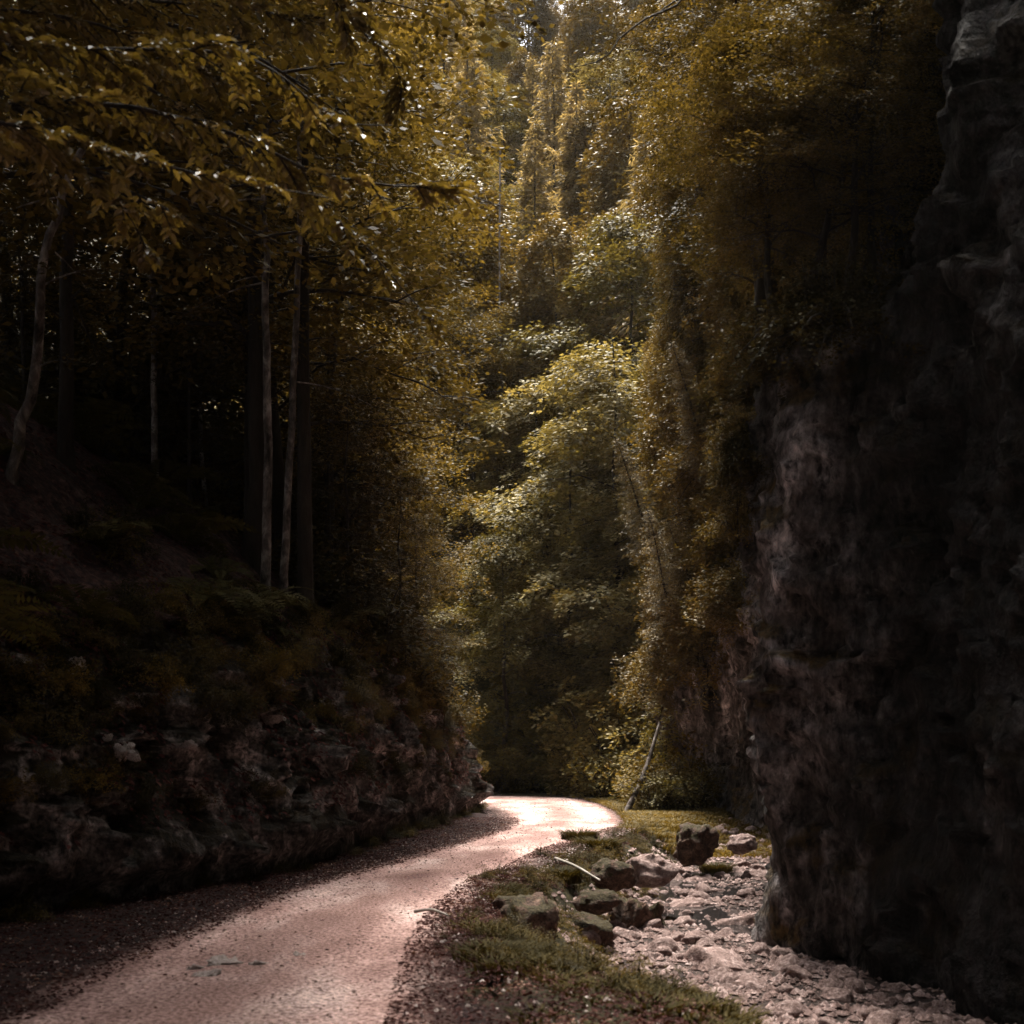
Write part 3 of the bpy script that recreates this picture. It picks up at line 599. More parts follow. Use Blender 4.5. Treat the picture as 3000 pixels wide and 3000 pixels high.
def near_beech(name, root, top, branches, label, seed, rad=.16):
    r = np.random.default_rng(seed); tb = Tubes(); acc = []
    tr_ = spline([root, (np.array(root) + np.array(top)) / 2 + r.normal(size=3) * .15, top], 14)
    tb.add(tr_, np.linspace(rad, rad * .35, 14), 10)
    boughs = []
    for (pl, br, wd, tw, lv) in branches:
        tb2 = Tubes(); sprig_branch(tb2, r, pl, br, wd, acc, tw, lv); boughs.append(tb2)
    e = bpy.data.objects.new(name, None); col.objects.link(e); rt = np.array(root); e.location = tuple(rt); tag(e, label, 'tree')
    def shift(me): me.transform(Matrix.Translation(-Vector(rt))); return me
    link('trunk', shift(tb.mesh('trunk', M['bark'])), e); [link('branch', shift(q.mesh('branch', M['bark'])), e) for q in boughs]
    P_ = np.vstack([a[0] for a in acc]); D = np.vstack([a[1] for a in acc]); N = np.vstack([a[2] for a in acc]); L = np.concatenate([a[3] for a in acc])
    V, F = leaf_arrays(P_, D, N, L, L * .58, True)
    link('crown', shift(mesh_from('crown', V, F, M['leaf_near'])), e)

def A(px, py, Y): return at(px, py, Y)
zr = hill_z(-6.6, 8.0)
near_beech('beech_tree', (-6.6, 8.0, zr - .3), (-6.2, 8.3, 11), [
    ([A(-380, 60, 8.2), A(-120, 40, 8.2), A(90, 45, 8.4), A(250, 50, 8.6), A(340, 110, 8.7), A(396, 118, 8.8)], .03, .8, 60, 9),
    ([A(-380, 180, 8.3), A(-100, 120, 8.3), A(80, 105, 8.2), A(220, 130, 8.4), A(330, 178, 8.6), A(440, 192, 8.8), A(528, 214, 9.0)], .032, .62, 70, 9),
    ([A(-350, 160, 8.0), A(-120, 120, 7.8), A(40, 128, 7.8), A(150, 160, 7.9), A(250, 185, 8.0), A(330, 200, 8.1)], .025, .62, 46, 9),
    ([A(-300, 120, 7.8), A(-60, 110, 8.0), A(60, 165, 8.2), A(120, 190, 8.4), A(200, 236, 8.6)], .02, .38, 36, 9),
    ([A(60, 160, 8.4), A(110, 195, 8.5), A(135, 225, 8.6), A(150, 258, 8.7)], .012, .26, 18, 8),
], 'beech with long leafy boughs reaching in over the road at upper left', 5)
zr2 = hill_z(-7.4, 11.0)
near_beech('beech_tree', (-7.4, 11.0, zr2 - .3), (-6.6, 11.2, 14), [
    ([A(-330, -60, 11), A(-60, -30, 11), A(120, 0, 11), A(260, 10, 11.2), A(370, 38, 11.4)], .035, 1.0, 60, 9),
    ([A(-200, 10, 10.5), A(-20, 10, 10.5), A(80, 20, 10.6), A(190, 60, 10.8), A(260, 110, 11)], .03, .85, 50, 9),
    ([A(-250, 120, 10.5), A(-60, 110, 10.4), A(30, 150, 10.4), A(60, 200, 10.6)], .02, .6, 34, 9),
    ([A(100, 60, 10.4), A(260, 150, 10.8), A(360, 235, 11), A(420, 300, 11.2), A(462, 340, 11.4)], .018, .55, 34, 8),
    ([A(300, -40, 10), A(360, 30, 10.2), A(396, 70, 10.4), A(404, 110, 10.5)], .016, .5, 26, 8),
], 'second overhanging beech with blurred drooping sprays in the top left corner', 6)

# ------------------------------------------------------------------ tree prototypes
PB = [broadleaf(101, 15, .15, .22, 3.6, 40, 6, 5, .75, 26, .12, .075, 'leaf_gold'),
      broadleaf(102, 13, .14, .18, 3.9, 38, 6, 5, .8, 26, .12, .075, 'leaf_gold', shape='dome')]
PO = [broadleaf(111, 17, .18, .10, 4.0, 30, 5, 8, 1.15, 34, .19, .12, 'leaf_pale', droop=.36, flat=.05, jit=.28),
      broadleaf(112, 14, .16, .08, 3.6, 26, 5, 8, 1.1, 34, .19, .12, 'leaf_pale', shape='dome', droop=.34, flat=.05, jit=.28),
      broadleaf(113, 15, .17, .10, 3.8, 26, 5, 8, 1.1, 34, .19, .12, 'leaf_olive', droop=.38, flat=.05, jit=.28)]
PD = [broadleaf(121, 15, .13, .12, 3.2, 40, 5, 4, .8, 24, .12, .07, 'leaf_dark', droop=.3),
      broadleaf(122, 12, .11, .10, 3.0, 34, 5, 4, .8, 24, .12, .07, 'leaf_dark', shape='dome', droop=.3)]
PC_ = [conifer(131, 23, .20, .04, 4.2, .55, 8, .42, .10, 'needle', 'bark', .45, 30, .55),
       conifer(132, 20, .18, .04, 3.8, .52, 8, .40, .10, 'needle', 'bark', .6, 30, .8)]
PG = [broadleaf(141, 17, .16, .10, 3.4, 48, 6, 5, .9, 26, .22, .12, 'needle_gold', 'bark', shape='tall', droop=.35)]
PL = [conifer(151, 13, .13, .05, 2.0, .28, 8, .16, .032, 'needle_gold', 'bark', .55, 46, .9),
      conifer(152, 10, .11, .03, 1.7, .26, 8, .16, .032, 'needle_gold', 'bark', .7, 48, 1.0)]
SH = [shrub(161, 1.2, 1.5, 18, .38, 10, 18, .10, .06, 'leaf_olive'), shrub(162, 1.3, 1.2, 18, .36, 10, 18, .10, .06, 'leaf_dark'),
      shrub(163, 1.0, 1.8, 16, .4, 10, 18, .11, .07, 'leaf_pale'), shrub(164, 1.2, 1.0, 20, .34, 10, 18, .08, .05, 'leaf_gold')]
SHN = [shrub(171, 1.0, 1.0, 20, .3, 10, 20, .07, .042, 'leaf_gold', hang=.9), shrub(172, .9, .8, 20, .3, 10, 20, .06, .038, 'leaf_moss', hang=1.2), shrub(173, .9, .9, 18, .28, 10, 20, .06, .04, 'leaf_dark', hang=.6)]
TB = [broadleaf(191, 21, .2, .5, 5.2, 40, 6, 6, 1.1, 24, .16, .10, 'leaf_gold', lean=(4.5, 0), shape='dome'), broadleaf(192, 19, .2, .5, 5.0, 38, 6, 6, 1.1, 24, .16, .10, 'leaf_gold', lean=(5, .5), shape='dome')]
PK = [conifer(155, 15, .16, .03, 2.8, .34, 8, .2, .045, 'leaf_dark', 'bark', .5, 40, .8)]
SHF = [shrub(175, 1.1, .9, 22, .42, 10, 20, .10, .055, 'needle_gold', hang=1.3), shrub(176, 1.0, .8, 22, .4, 10, 20, .09, .05, 'leaf_gold', hang=1.0)]
FE = [fern(181), fern(182, 9, .65), fern(183, 13, .9)]

rr_ = random.Random(3)
def rot(): return rr_.uniform(0, 6.28)

# trees at the bend, lit from above (centre of the picture)
def gpt(px, Y): 
    x = (px - 512) / FPX * Y; return (x, Y, float(g(x, Y)))
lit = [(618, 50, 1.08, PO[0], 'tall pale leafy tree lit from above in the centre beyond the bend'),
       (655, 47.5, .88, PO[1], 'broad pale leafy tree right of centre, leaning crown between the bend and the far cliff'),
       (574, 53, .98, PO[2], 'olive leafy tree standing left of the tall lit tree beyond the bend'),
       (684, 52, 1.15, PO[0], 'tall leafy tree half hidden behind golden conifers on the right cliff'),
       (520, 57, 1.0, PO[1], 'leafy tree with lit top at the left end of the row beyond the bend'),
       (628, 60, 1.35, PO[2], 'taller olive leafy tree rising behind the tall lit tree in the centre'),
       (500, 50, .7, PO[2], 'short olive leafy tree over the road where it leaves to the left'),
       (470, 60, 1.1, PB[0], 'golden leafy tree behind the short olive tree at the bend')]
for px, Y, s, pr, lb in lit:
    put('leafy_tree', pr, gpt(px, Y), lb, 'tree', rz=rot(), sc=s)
# conifers and yellow trees on the far slope
n = 0
zones = ['low', 'middle', 'high']
for Y in (66, 74, 82, 91, 101, 112, 124, 138, 152):
    for px in range(300, 800, int(2500 / Y) + 14):
        q = px + rr_.uniform(-14, 14); y = Y + rr_.uniform(-3, 3)
        kind = rr_.random()
        pr, nm, lb = (PC_[rr_.randrange(2)], 'conifer_tree', 'dusty grey-green conifer') if kind < .42 else ((PG[0], 'larch_tree', 'yellow feathery larch') if kind < .72 else (PO[rr_.randrange(3)], 'leafy_tree', 'olive leafy tree'))
        side = 'left of' if q < 480 else ('behind' if q < 640 else 'right of')
        ht = zones[0 if Y < 80 else (1 if Y < 100 else 2)]
        put(nm, pr, gpt(q, y), f'{lb} {ht} on the far slope {side} the tall lit tree', 'tree', f'{lb.split()[-1]} trees {ht} on the far slope {side} the lit tree', rot(), rr_.uniform(.7, 1.3))
# golden trees on the left bank leaning over the road
def hpt(x, y): return (x, y, hill_z(x, y) - .15)
for x, y, s, pr, lb in [
    (-4.6, 31, 1.0, PB[0], 'golden brown beech on the left bank leaning over the road before the bend'),
    (-5.0, 27, 1.12, PB[1], 'golden brown beech behind the two pale slender trunks'),
    (-4.4, 37, .8, PB[1], 'golden beech at the tip of the left bank right above the bend'),
    (-6.3, 35, 1.25, PB[0], 'tall golden beech deeper on the left bank above the bend'),
    (-8.5, 31, 1.2, PB[1], 'brown beech deep in the wood behind the slender trunks'),
    (-6.2, 42, 1.1, PB[0], 'golden beech behind the tip of the left bank'),
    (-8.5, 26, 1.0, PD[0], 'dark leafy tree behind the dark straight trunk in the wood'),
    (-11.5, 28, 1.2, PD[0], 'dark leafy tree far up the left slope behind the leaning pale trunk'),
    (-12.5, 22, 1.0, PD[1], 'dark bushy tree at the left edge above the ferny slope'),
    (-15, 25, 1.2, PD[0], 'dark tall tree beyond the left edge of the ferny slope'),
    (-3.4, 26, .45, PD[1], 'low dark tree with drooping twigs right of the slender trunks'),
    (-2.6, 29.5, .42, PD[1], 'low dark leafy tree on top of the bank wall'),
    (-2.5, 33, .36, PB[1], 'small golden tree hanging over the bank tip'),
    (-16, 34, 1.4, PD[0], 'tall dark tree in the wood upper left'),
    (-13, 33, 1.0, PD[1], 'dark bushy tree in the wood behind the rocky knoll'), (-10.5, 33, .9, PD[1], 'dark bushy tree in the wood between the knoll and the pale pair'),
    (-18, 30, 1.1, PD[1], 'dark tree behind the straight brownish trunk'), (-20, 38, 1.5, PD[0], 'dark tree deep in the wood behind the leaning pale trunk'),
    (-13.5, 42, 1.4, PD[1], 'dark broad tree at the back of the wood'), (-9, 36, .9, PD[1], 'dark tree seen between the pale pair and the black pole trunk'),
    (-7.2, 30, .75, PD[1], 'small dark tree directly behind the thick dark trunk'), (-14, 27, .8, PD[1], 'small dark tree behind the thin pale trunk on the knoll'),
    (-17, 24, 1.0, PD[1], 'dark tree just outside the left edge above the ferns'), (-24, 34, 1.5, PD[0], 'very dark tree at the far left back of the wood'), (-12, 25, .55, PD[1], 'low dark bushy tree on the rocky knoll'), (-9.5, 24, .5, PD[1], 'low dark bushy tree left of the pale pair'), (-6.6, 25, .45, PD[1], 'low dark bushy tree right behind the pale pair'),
    (-11, 38, 1.5, PB[0], 'very tall brown beech in the wood left of centre')]:
    put('bank_tree', pr, hpt(x, y), lb, 'tree', rz=rot(), sc=s)

for x, y, s, k_, lb in [(-3.3, 24, 1.0, 3, 'gold shrub on the bank crest right of the thick dark trunk'), (-3.0, 26.5, 1.3, 1, 'dark shrub on the bank crest below the golden beeches'), (-2.5, 28.5, 1.2, 3, 'golden shrub on the bank crest halfway to the bend'),
    (-2.1, 31, 1.1, 1, 'dark shrub on the bank crest near the bend'), (-1.8, 33, 1.0, 3, 'golden shrub on the tip of the bank crest'), (-2.2, 35, 1.2, 3, 'golden shrub behind the tip of the bank'), (-3.9, 29, 1.6, 1, 'large dark shrub under the golden beech on the bank'), (-3.4, 32, 1.5, 1, 'large dark shrub above the bank tip'), (-4.2, 25, 1.3, 1, 'dark shrub beside the thick dark trunk')]:
    put('shrub', SH[k_], hpt(x, y), lb, 'shrub', rz=rot(), sc=s)
for k_ in range(34):
    x = -5.2 - 15 * (k_ / 33.) + rr_.uniform(-.6, .6); y = 25 + rr_.uniform(0, 9) + .25 * (-x - 5)
    put('understory_shrub', SH[1], hpt(x, y), 'dark leafy shrub in the shade of the wood behind the slope', 'shrub', 'dark shrubs under the left wood', rot(), rr_.uniform(1.8, 3.0))
# slender single trunks on the slope: root pixel, top pixel, depth, radius
def slender(p0, p1, Y, rad, mat, label, wob=.06, Y2=None, seed=0, stubs=7):
    r = np.random.default_rng(seed); a_ = at(p0[0], p0[1], Y); b_ = at(p1[0], p1[1], Y2 or Y)
    a_[2] = hill_z(a_[0], a_[1]) - .2
    k = 16; u = np.linspace(0, 1, k)[:, None]; pts = a_ + (b_ - a_) * u + np.concatenate([np.cumsum(r.normal(size=(k, 2)) * wob, 0), np.zeros((k, 1))], 1) * np.sin(u * math.pi) 
    tb = Tubes(); tb.add(pts, rad * (1 - .45 * u[:, 0]) * (1 + .35 * np.exp(-u[:, 0] * 25)), 9)
    tb2 = tb; Cs, Ds = [], []
    for i in range(stubs):
        q = r.uniform(.35, .98); c = np.array([np.interp(q, u[:, 0], pts[:, j]) for j in range(3)]); az = r.uniform(0, 6.28); ln = r.uniform(.6, 1.8)
        d = np.array([math.cos(az), math.sin(az), r.uniform(-.3, .4)]); tw = np.stack([c + d * ln * w_ - UP * .25 * ln * w_ ** 2 for w_ in np.linspace(0, 1, 6)]); tb2.add(tw, np.linspace(rad * .2, .004, 6), 4)
        Cs.append(tw[2:]); Ds.append(np.repeat(unit(d[None]), 4, 0))
    V, F = spray_leaves(r, np.vstack(Cs), np.vstack(Ds), .5, 16, .09, .055, .12, .3, .5)
    e = bpy.data.objects.new('slender_tree', None); col.objects.link(e); e.location = tuple(a_); tag(e, label, 'tree')
    sh = Matrix.Translation(-Vector(a_))
    for nm, me in (('trunk', tb.mesh('trunk', M[mat])), ('crown', mesh_from('crown', V, F, M['leaf_dark']))):
        me.transform(sh); link(nm, me, e)
slender((265, 560), (266, 120), 21, .088, 'bark_pale', 'slender tree with mottled pale trunk, left one of the upright pair', .035, seed=1)
slender((283, 565), (298, 60), 22.5, .078, 'bark_pale', 'slender tree with dappled grey trunk, right one of the upright pair', .04, seed=2)
slender((305, 575), (303, 100), 23.5, .16, 'bark', 'thick dark straight trunk just right of the pale pair', .01, seed=3)
slender((249, 545), (253, 60), 25, .12, 'bark', 'dark straight trunk just left of the pale pair', .01, seed=4)
slender((10, 400), (82, 150), 17, .085, 'bark_pale', 'leaning crooked pale trunk at the far left above the ferny slope', .09, seed=5)
slender((66, 410), (62, 40), 20, .13, 'bark', 'straight brownish trunk beside the leaning pale trunk', .02, seed=6)
slender((155, 430), (156, 90), 24, .07, 'bark_pale', 'thin pale trunk in front of the dark rocky knoll', .03, seed=7)
slender((206, 480), (205, 150), 27, .05, 'bark_pale', 'very thin grey trunk between the knoll and the pale pair', .03, seed=8)
slender((329, 540), (330, 200), 30, .05, 'bark', 'thin black pole-like trunk deep in the wood', .01, seed=9)
slender((512, 400), (500, 150), 63, .075, 'bark_pale', 'pale slender trunk gleaming through leaves above the bend', .05, seed=10, stubs=34)

# leaning trunk by the bend
lt = Tubes(); a0 = at(624, 802, 33); a0[2] = g(a0[0], a0[1]) - .1; b0 = at(660, 722, 34.6)
lt.add(spline([a0, (a0 + b0) / 2 + np.array([.05, 0, -.12]), b0], 10), np.linspace(.095, .04, 10), 9)
e = bpy.data.objects.new('leaning_tree', None); col.objects.link(e); e.location = tuple(a0); tag(e, 'bare grey trunk leaning right against the cliff at the grassy bend', 'tree')
me = lt.mesh('trunk', M['bark_pale']); me.transform(Matrix.Translation(-Vector(a0))); link('trunk', me, e)
V, F = spray_leaves(np.random.default_rng(5), b0 - a0 + rand_unit(np.random.default_rng(6), 30) * .6, rand_unit(np.random.default_rng(7), 30), .45, 18, .09, .055)
link('crown', mesh_from('crown', V, F, M['leaf_olive']), e)

# golden conifers clinging to the far right cliff
from mathutils.bvhtree import BVHTree
def bvh(ob):
    me = ob.data; return BVHTree.FromPolygons([v.co[:] for v in me.vertices], [p.vertices[:] for p in me.polygons])
BC = bvh(cliff); BH = bvh(hillside)
def hit(b, px, py):
    o_ = Vector((0, 0, CAM_H)); d_ = (Vector(tuple(at(px, py, 10))) - o_).normalized(); r_ = b.ray_cast(o_, d_, 60)
    return r_[0], r_[1]
words = ['lowest', 'second lowest', 'third', 'fourth', 'fifth', 'sixth', 'seventh', 'eighth', 'ninth', 'highest']
for k_, (px, py, s, i) in enumerate([(668, 700, .30, 1), (690, 640, .34, 0), (712, 600, .30, 1), (672, 560, .36, 0), (700, 500, .36, 1), (728, 470, .32, 0), (676, 420, .40, 1), (708, 370, .40, 0), (735, 330, .36, 1), (690, 260, .42, 0)]):
    h_, n_ = hit(BC, px, py)
    if h_ is None: continue
    put('cliff_conifer', PL[i], (h_.x - .25, h_.y - .1, h_.z - .4), f'golden drooping conifer clinging to the far cliff wall, {words[k_]} of the ten', 'tree', rz=rot(), sc=(s * 1.5, s * 1.5, s), tilt=(0, -.35))
for px, pyb, Y, s, lb in [(702, 330, 33, .8, 'dark spruce leaning out at the top right of the gap'), (730, 250, 29, .6, 'second dark spruce beside the leaning spruce')]:
    h_, n_ = hit(BC, px + 14, pyb); h_ = h_ or Vector(tuple(at(px, pyb, Y)))
    put('cliff_conifer', PK[0], (h_.x, h_.y + .1, h_.z - .4), lb, 'tree', rz=rot(), sc=s, tilt=(0, -.2))
# trees and bushes on the ledge of the near cliff
for px, pyb, Y, s, pr, nm, lb in [
    (760, 340, 26, .62, PD[0], 'ledge_tree', 'dark tree overhanging the gap at the top right of centre'),
    (760, 300, 22, .55, PD[0], 'ledge_tree', 'dark tree with gold edges on the ledge of the right cliff'),
    (820, 290, 20.5, .55, PD[1], 'ledge_tree', 'dark tree between the ledge and the black upper cliff'),
    (860, 200, 22, .6, PD[1], 'ledge_tree', 'dark brown tree high against the dark upper cliff'),
    (740, 180, 26, .6, PD[0], 'ledge_tree', 'dark tree high above the cliff ledge'), (700, 180, 29, .8, PD[1], 'ledge_tree', 'dark tree at the upper edge of the gap'), (800, 150, 24, .6, PD[0], 'ledge_tree', 'dark tree in the upper cliff recess'), (850, 100, 22, .5, PD[1], 'ledge_tree', 'small dark tree near the top of the black cliff')]:
    put(nm, pr, at(px, pyb, Y), lb, 'tree', rz=rot(), sc=s)
for px, pyb, Y, s, k_, lb in [(775, 318, 16.3, .30, 0, 'small golden tree at the outer corner of the cliff ledge'), (810, 308, 16.0, .34, 1, 'bushy golden tree in the middle of the cliff ledge'),
    (845, 296, 15.6, .30, 0, 'small golden tree on the inner part of the cliff ledge'), (872, 262, 16.2, .28, 1, 'small golden tree against the upper black wall'), (790, 250, 18, .36, 0, 'golden tree behind the ledge trees'), (835, 215, 18.5, .36, 1, 'golden tree higher behind the ledge trees'), (868, 120, 19, .34, 0, 'golden tree close to the top of the upper wall'), (770, 280, 19.5, .34, 0, 'slim golden tree over the cliff corner')]:
    put('ledge_tree', (PB + [])[k_], at(px, pyb, Y), lb, 'tree', rz=rot(), sc=(s * 1.25, s * 1.25, s), tilt=(0, -.25))
i = 0
hang = []
for k_ in range(210):
    py = rr_.uniform(-20, 345) if k_ < 150 else rr_.uniform(330, 620); lim0 = np.interp(py, [0, 250, 330, 380, 500, 690], [690, 700, 745, 738, 735, 722]); lim1 = np.interp(py, [0, 280, 320, 345, 375, 400, 500, 690], [903, 890, 860, 800, 765, 755, 748, 734])
    hang.append((rr_.uniform(lim0, lim1), py))
for k_ in range(150):
    py = rr_.uniform(60, 700); hang.append((rr_.uniform(655, np.interp(py, [0, 600, 640, 720], [735, 728, 716, 708])), py))
for px, py in hang:
    h_, n_ = hit(BC, px, py)
    if h_ is None or h_.y > 46: continue
    sc_ = rr_.uniform(.5, 1.15) if py < 330 else (rr_.uniform(.3, .6) if h_.y < 28 else rr_.uniform(.6, 1.3))
    loc = np.array(h_) + np.array(n_) * (.1 if n_.y < .3 or n_.x < 0 else -.1)
    put('hanging_shrub', (SHN[[0, 0, 1, 2][i % 4]] if h_.y < 28 else SHF[[0, 0, 1][i % 3]]), loc, (['golden leafy shrub', 'golden leafy shrub', 'mossy green-gold shrub', 'dark brown shrub'][i % 4] if h_.y < 28 else 'golden drooping shrub') + ' hanging from the ledges of the right cliff', 'shrub', (['golden', 'golden', 'mossy', 'dark'][i % 4] + ' shrubs on the right cliff' if h_.y < 28 else 'drooping shrubs on the far cliff'), rot(), sc_); i += 1

# shrubs around the bend
for px, Y, s, k_, lb in [
    (478, 50.5, 1.3, 1, 'dark shrub at the left end of the hedge beyond the road'), (497, 51, 1.5, 1, 'dark leafy shrub beyond the road, second from the left bank'),
    (520, 51.5, 1.6, 1, 'dark shrub beyond the blown out bend'), (545, 50, 1.5, 0, 'olive shrub beyond the middle of the bend'),
    (566, 48, 1.2, 0, 'low olive shrub on the outer edge of the bend'), (585, 46, 1.5, 0, 'rounded olive shrub at the outer edge of the bend'),
    (604, 43.5, 1.4, 0, 'olive shrub close left of the leaning trunk'), (612, 45, 1.9, 2, 'pale green bush standing above the other bushes left of the leaning trunk'),
    (640, 41, 1.4, 0, 'olive shrub behind the leaning trunk'), (660, 39, 1.6, 2, 'pale bush between the leaning trunk and the cliff'),
    (656, 33.5, .9, 0, 'olive shrub overlapping the upper half of the leaning trunk'), (668, 34, 1.3, 3, 'golden shrub just behind the leaning trunk'), (680, 36, 1.6, 3, 'golden shrub right of the leaning trunk'), (697, 34.5, 1.1, 3, 'golden shrub at the foot of the far cliff'),
 (652, 35.5, .8, 3, 'small golden shrub at the root of the leaning trunk'),
    (505, 49.5, 1.5, 3, 'golden lit shrub at the left end of the outer road edge'), (596, 46.5, 2.2, 2, 'tall pale bush with lit top at the outer road edge'), (572, 49.5, 2.2, 0, 'tall olive bush behind the outer road edge'), (636, 46, 2.6, 2, 'very tall pale bush between the bend and the cliff'),
    (536, 54, 2.0, 1, 'large dark shrub in the shade below the lit trees'), (580, 53, 2.2, 1, 'large dark shrub in the hollow below the tall lit tree'), (625, 51, 2.0, 1, 'large dark shrub right of the hollow')]:
    put('shrub', SH[k_], gpt(px, Y), lb, 'shrub', rz=rot(), sc=s)

# undergrowth on the left slope
idx_s = [i for i in range(NS) if 9 < bl[i, 1] < 37]
pl_r = np.random.default_rng(21)
for k_ in range(150):
    s_ = pl_r.choice(idx_s); t_ = int(pl_r.integers(52, 118)); p_ = HP[s_, t_]
    f = fern; kind = pl_r.random()
    if kind < .65 and p_[1] < 30:
        fo = link('fern', FE[int(pl_r.integers(3))]); fo.location = tuple(p_); fo.rotation_euler = (0, .3, rot()); fo.scale = (pl_r.uniform(.9, 1.7),) * 3; tag(fo, 'green fern with arching fronds on the leafy left slope', 'fern', 'ferns on the left slope')
    else: put('slope_shrub', SHN[int(pl_r.integers(1, 3))] if kind < .85 else SHN[0], p_, 'small low shrub growing on the rocky left bank', 'shrub', 'small shrubs on the left bank', rot(), pl_r.uniform(.3, .7))
for k_ in range(300):
    s_ = pl_r.choice(idx_s); t_ = int(8 + 56 * pl_r.random() ** .6); p_ = HP[s_, t_]
    put('wall_plant', SHN[[0, 1, 0, 2][k_ % 4]], p_, ['golden brown leafy tuft', 'mossy green tuft', 'golden brown leafy tuft', 'dark leafy tuft'][k_ % 4] + ' hanging on the rock foot of the left bank', 'plant', ['golden', 'mossy', 'golden', 'dark'][k_ % 4] + ' tufts on the left rock foot', rot(), pl_r.uniform(.2, .5), (0, .6))
for x, y, k_, lb in [(-6.9, 4, 0, 'tall'), (-9.2, 16.5, 1, 'tall'), (-6.5, -2, 1, 'tall')]:
    put('added_shade_tree', TB[k_], hpt(x, y), 'tall beech added for shade on the left slope, leaning over the road, its crown above the picture', 'tree', 'leaning beeches added to shade the near road', 0)  # leaning beeches added to keep sun and sky off the near road
# trees added for their shade, over and behind the camera, crowns above the picture
for x, y, s, pr in [(-8.5, 4, 1.2, PB[0]), (-7.5, -2, 1.2, PB[1]), (-7.2, 14.5, 1.45, PB[1]), (-8.5, 9, 1.4, PB[0]), (-8.8, 19.5, 1.4, PB[1]), (-5.0, 23.5, 1.3, PB[0]), (-9, -9, 1.3, PB[0])]:
    put('added_shade_tree', pr, hpt(x, y), 'tall beech added for shade on the left slope with its crown above the picture', 'tree', 'beeches added to shade the near road', rot(), s)
for x, y, s, pr, z in [(4.8, -1.5, 1.3, PB[0], 0), (-2.5, -6, 1.3, PB[1], 0), (4.4, -3, 1.15, PB[1], -1), (4.6, -9, 1.2, PB[0], -1), (2.5, -13, 1.2, PB[1], 0)]:
    put('added_shade_tree', pr, (x, y, z), 'tall beech added for shade beside the creek behind the viewer', 'tree', 'beeches added to shade the near road', rot(), s)  # unseen trees added to block sky light from behind the camera

# ------------------------------------------------------------------ creek stones, litter, grass
RK = [rock_mesh(200 + i, 3, .3, .65) for i in range(7)]; RB = [rock_mesh(230 + i, 4, .4, .8, 'stone_brown') for i in range(3)]
RKB = [rock_mesh(240 + i, 4, .35, .55) for i in range(4)]
SLAB = rock_mesh(260, 4, .9, .8, 'slab')
def stone(name, me, loc, s, label, group=None, rz=None, cat='stone', tilt=(0, 0)):
    o = link(name, me); o.location = tuple(float(q) for q in loc); o.scale = s if not np.isscalar(s) else (s,) * 3
    o.rotation_euler = (tilt[0], tilt[1], rot() if rz is None else rz); tag(o, label, cat, group); return o
def cpt(px, py):   # creek bed point seen at the pixel
    Y = 12.0
    for _ in range(30):
        x = (px - 512) / FPX * Y; z = float(g(x, Y)); Y = (CAM_H - z) * FPX / (py - HOR)
    return np.array([(px - 512) / FPX * Y, Y, z])
for px, py, s, me, lb in [
    (633, 925, (.42, .40, .62), RB[0], 'upright brown mossy boulder in the middle of the creek edge'),
    (532, 917, (.40, .38, .36), RB[1], 'dark mossy boulder at the turf edge left of the upright boulder'),
    (580, 930, (.45, .4, .34), RB[2], 'brown earthy boulder between the dark and the upright boulder'),
    (648, 862, (.42, .34, .28), RKB[0], 'rounded pinkish boulder at the head of the stony creek'),
    (696, 838, (.5, .42, .42), RB[1], 'jagged reddish rock heap beside the far cliff'),
    (612, 868, (.34, .3, .26), RB[2], 'reddish brown rock below the grass clump'),
    (700, 880, (.4, .3, .2), RKB[1], 'flat pale rock slab in the upper creek'),
    (690, 905, (.55, .35, .24), RKB[2], 'long pale ledge stone across the middle of the creek'),
    (745, 925, (.5, .4, .32), RKB[3], 'broad pale rock leaning against the dark cliff foot'),
    (672, 947, (.32, .28, .24), RKB[0], 'pale rounded stone right of the upright boulder'),
    (715, 965, (.5, .38, .3), RKB[1], 'large pinkish slab in the lower creek with a dark hollow below'),
    (745, 985, (.5, .28, .24), RKB[2], 'angled pink stone ridge in the lower creek'),
    (800, 968, (.4, .35, .22), RKB[3], 'pinkish stone under the near cliff foot'),
    (893, 1003, (.24, .2, .15), RKB[0], 'single pale stone at the dark lower right'),
    (655, 985, (.2, .16, .2), RKB[3], 'small pale stone standing in the wet run at bottom'),
    (600, 893, (.28, .24, .16), RB[0], 'low brown stone at the left edge of the creek above the larger boulders'),
    (742, 838, (.3, .3, .2), RKB[2], 'pink rock under the grey far cliff edge')]:
    stone('boulder', me, cpt(px, py) - np.array([0, 0, .10]), s, lb, cat='boulder')
sr = np.random.default_rng(77); cnt = 0
while cnt < 290:
    y = 9 + 22 * sr.random() ** 1.15; x = bank_x(y) + .55 + sr.random() * 5.2
    xc = np.interp(y, cl[:, 1], cl[:, 0])
    if x > xc - .1 or x > .43 * y + .1: continue
    s = .045 + .13 * sr.random() ** 1.5
    stone('creek_stone', RK[int(sr.integers(7))], (x, y, float(g(x, y)) + s * .12), (s * 1.3, s, s * .9), 'small pinkish stone among many in the creek bed', 'small stones of the creek bed', tilt=(sr.uniform(-.4, .4), sr.uniform(-.4, .4))); cnt += 1

